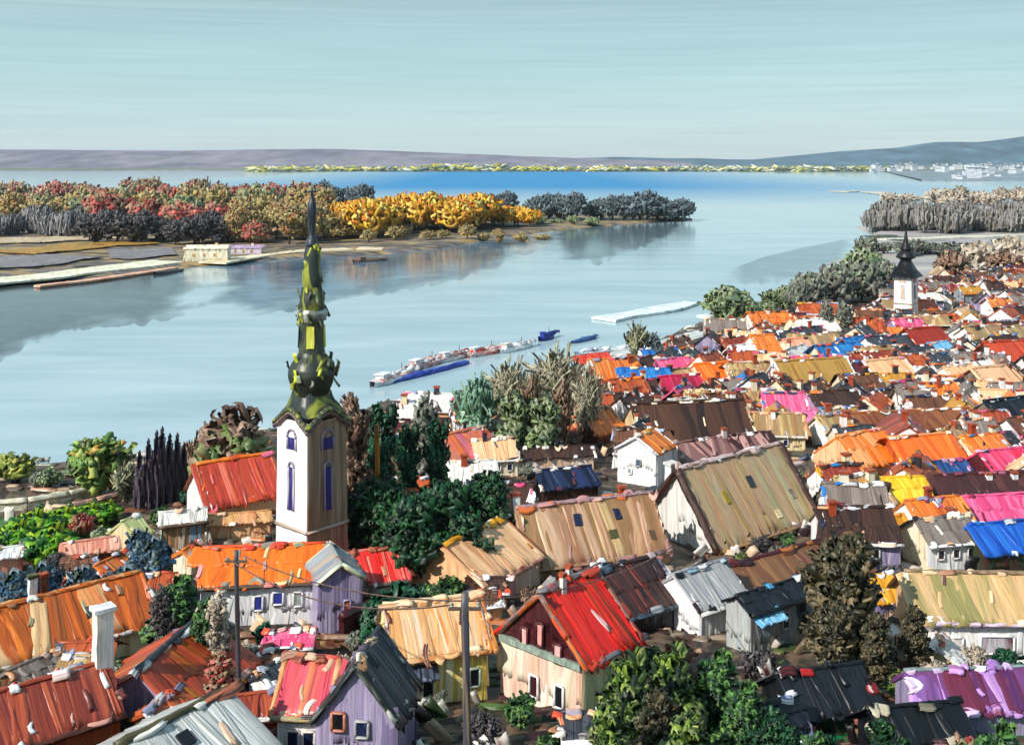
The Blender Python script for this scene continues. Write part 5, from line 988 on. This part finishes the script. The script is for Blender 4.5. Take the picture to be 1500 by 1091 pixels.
boat('thin blue boat further out beyond the barges', 838, 502, 872, 494, '3c64a0 2c5090', '3c64a0', None, 'boat', 'boat', BG, 0.06)
boat('white pontoon boat with a blue side at the reeds', 842, 522, 922, 514, 'f4f4f8 2c5078 e8ecf0', 'white', None, 'pontoon', 'boat', BG, 0.16)
boat('small dark boat drawn up at the island sandbank', 226, 402, 268, 397, '3c4048 50545c', '2c3038', None, 'boat', 'boat', 'boats at the island', 0.2)
boat('brown wooden boat at the island bank right of the spire', 518, 384, 566, 380, '7c5c4c 946c58 a88878', '5c4438', '8c6c58', 'boat', 'boat', 'boats at the island', 0.22)
boat('brown jetty boat on the water at the left shore', 52, 700, 106, 686, '5c3c38 744c44', '6c4840', None, 'boat', 'boat', None, 0.16)
# red awnings by the pontoon
for k, (x, y, lb) in enumerate([(852, 545, 'left red tent roof on the shore by the pontoon'), (876, 541, 'right red tent roof on the shore by the pontoon')]):
    g = ground_at(x, y); r = thing('tent', lb, 'tent', g, 0.4, 'red tents by the pontoon')
    mb = MB(); mb.slab((-3, 0, 4.2), (3, 0, 4.2), (3, -2.6, 2.4), (-3, -2.6, 2.4), 0.2, 0.12, 0.3, 0.6, k); mb.slab((3, 0, 4.2), (-3, 0, 4.2), (-3, 2.6, 2.4), (3, 2.6, 2.4), 0.2, 0.12, 0.3, 0.6, k+3); mb.build('canopy', paint('d83c28 e85038 b82c20 e87860'), r)
    for a, b in ((-2.8, -2.4), (2.8, -2.4), (2.8, 2.4), (-2.8, 2.4)):
        mb = MB(); mb.tube((a, b, -0.3), (a, b, 2.5), 0.12, 0.1, a, .2, 3, 6); mb.build('post', paint('white'), r)
# ------------------------------------------------------------------ white house and sheds on the island
def island_house(label, px, py, D, L, w, h, wall, roof):
    x = (px-CX)*D/F; g = island_z(x, D); house3d(label, Vector((x-L/2, D, g+h+w*0.25)), Vector((1, 0.1, 0)).normalized(), L, w, w*0.25, g, roof, wall, ch=[(0.4, 0, 1.5, 1.6, 'cream')], nd=6, win=[('F', t, h*0.5, 1.6, 1.8, 'ochre', 'white') for t in (-.6, -.1, .4)])
island_house('pale cream house alone on the island sandbank', 304, 392, 625, 24, 6, 7, 'e8e0c4 f4f0e0 d8d0b0', 'f0e8d8 e0d8c0')
island_house('small lilac roofed house right of the cream house on the island', 360, 376, 672, 20, 5, 3.5, 'd8c8d8 e8dce4', 'b89cc0 c8b0cc a088a8')
# ------------------------------------------------------------------ walls and lanes on the town side
def wall_run(label, pts_px, h, th, pal, name='garden_wall', cat='wall'):
    G_ = [ground_at(*p) for p in pts_px]; c = sum(G_, Vector())/len(G_); r = thing(name, label, cat, c)
    mb = MB()
    for k, (a, b) in enumerate(zip(G_, G_[1:])):
        a, b = a-c, b-c; up = Vector((0, 0, h)); dn = Vector((0, 0, 0.8)); mb.slab(a+up, b+up, b-dn, a-dn, th, 0.08, 0.1, 0.7, k)
    mb.build('wall', paint(pal, 0.3, 0.6), r); mb = MB()
    for k, (a, b) in enumerate(zip(G_, G_[1:])): mb.tube(a-c+Vector((0, 0, h)), b-c+Vector((0, 0, h)), th*0.8, th*0.8, k, 0.4, None, 7)
    mb.build('coping', paint(pal, 1, .5), r)
wall_run('long cream quay wall along the left shore', [(-20, 752), (40, 746), (100, 736), (150, 726)], 1.3, 0.7, 'f0ecd8 e8e0c8 d0c8a8 f8f8f0', 'quay_wall')
wall_run('pink and ochre quay wall below the cypresses', [(100, 752), (140, 742), (176, 734)], 1.0, 0.6, 'd0906c e0b08c 8c6c78 e8b060', 'quay_wall')
wall_run('low tan garden wall crossing the left garden', [(24, 764), (70, 772), (112, 780), (150, 778)], 0.6, 0.4, 'c8a070 8c7450 e0c090')
wall_run('olive brown garden wall below the white house with blue windows', [(346, 946), (420, 946), (470, 950), (528, 950)], 1.0, 0.5, '6c4c34 8c6848 5c2c28 b8a070')
wall_run('dark maroon yard wall between the pole and the rose roof', [(336, 990), (370, 986), (400, 980)], 2.0, 0.6, '3c1418 5c2424 2c1014')
wall_run('maroon yard wall left of the tan roof in front', [(500, 940), (540, 920), (570, 905)], 2.4, 0.6, '4a1c20 3c1418 6c3030')
def lawn(pts_px, pal):
    G_ = [ground_at(*p) for p in pts_px]; mb = MB(); a, b, c, d = G_; rows, uv = [], []
    for j in range(9):
        r, u = [], []
        for i in range(13):
            p = a.lerp(b, i/12).lerp(d.lerp(c, i/12), j/8); r.append((p.x, p.y, ground_z(p.x, p.y)+0.12)); u.append((p.x, p.y))
        rows.append(r); uv.append(u)
    mb.quad_grid(rows, 12, 8, uv); structure(mb, 'lawn', paint(pal, 0.5, 0.2))
lawn([(1120, 1040), (1330, 1040), (1340, 1130), (1100, 1130)], 'green'); lawn([(890, 1030), (1000, 1030), (1000, 1140), (860, 1140)], 'green'); lawn([(1400, 1050), (1520, 1050), (1530, 1130), (1390, 1130)], '206c30 2c8440 18502c 8c6c60'); lawn([(0, 760), (150, 748), (170, 790), (-10, 806)], '2c5c1c 447c20 1c4418 6c9c28')
# ------------------------------------------------------------------ poles and wires
def pole(label, px, top, bot, D, r=0.16, pal='3c3a3c 54525c 2c2a2c'):
    p = W(px, top, D); g = ground_z(p.x, D); o = thing('utility_pole', label, 'utility pole', (p.x, D, g)); h = p.z-g
    mb = MB(); mb.tube((0.25, 0, -0.6), (0, 0, h), r*1.25, r, px, 0.25, 14, 8); mb.build('pole', paint(pal, 2, 0.1), o)
    mb = MB(); mb.box((0, -0.05, h-0.9), 1.7, 0.16, 0.16, 0.03, 1); ca = mb.build('crossarm', paint('54483c 6c5c4c'), o)
    for s in (-0.7, 0, 0.7):
        mb = MB(); mb.lathe([(0.07, 0), (0.11, 0.08), (0.06, 0.15), (0.09, 0.22), (0.02, 0.3)], 7, (s, -0.05, h-0.75)); mb.build('insulator', paint('c8d0c8 8c948c'), ca)
    return Vector((p.x, D-0.05, g+h-0.5))
A1 = pole('dark leaning utility pole on the left beside the white house', 346, 806, 990, 84, 0.17)
A2 = pole('grey and brown utility pole in front of the yellow house', 681, 868, 1091, 58, 0.20, '8c7458 5c5c68 3c4050 a88c68')
A3 = pole('amber lit wooden pole standing in the dark trees', 552, 622, 770, 135.5, 0.30, 'e09020 b87018 5c3c1c d88018')  # amber is the pole's own colour, it is not lit
def wire(label, a, b, sag):
    mb = MB(); prev = None
    for k in range(17):
        t = k/16; p = a.lerp(b, t)-Vector((0, 0, sag*4*t*(1-t)))
        if prev is not None: mb.tube(prev, p, 0.045, 0.045, k, 0.2, 1, 5)
        prev = p
    tag(mb.build('overhead_wire', paint('5c4440 7c6058 3c2c2c', 2, 0.5)), label, 'wire')
up = Vector((0.6, 0, 0.1))
wire('upper sagging wire between the left pole and the front pole', A1+up, A2+up, 0.9); wire('lower sagging wire between the left pole and the front pole', A1-up, A2-up, 1.5)
B1 = W(985, 800, 112)
wire('wire running from the front pole to the grey firewall of the tan roof', A2+up, B1, 1.0)
# ------------------------------------------------------------------ the air over the river: far things fade
def haze():
    mb = MB(); x0, x1, y0, y1, z0, z1 = -9600, 9600, -300, 10600, -4.5, 420
    v = [(x, y, z) for z in (z0, z1) for y in (y0, y1) for x in (x0, x1)]
    mb.v = v; mb.uv = [(0, 0)]*8; mb.c = [(1, 1, 1)]*8; mb.f = [(0, 2, 3, 1), (4, 5, 7, 6), (0, 1, 5, 4), (1, 3, 7, 5), (3, 2, 6, 7), (2, 0, 4, 6)]
    m = bpy.data.materials.new('haze_air'); m.use_nodes = True; nt = m.node_tree; nt.nodes.clear()
    out = nt.nodes.new('ShaderNodeOutputMaterial'); pv = nt.nodes.new('ShaderNodeVolumePrincipled'); pv.inputs['Color'].default_value = (0.80, 0.90, 0.95, 1); pv.inputs['Density'].default_value = 0.00002
    nt.links.new(pv.outputs[0], out.inputs['Volume'])
    tag(mb.build('haze', m, smooth=False), kind='stuff')
haze()
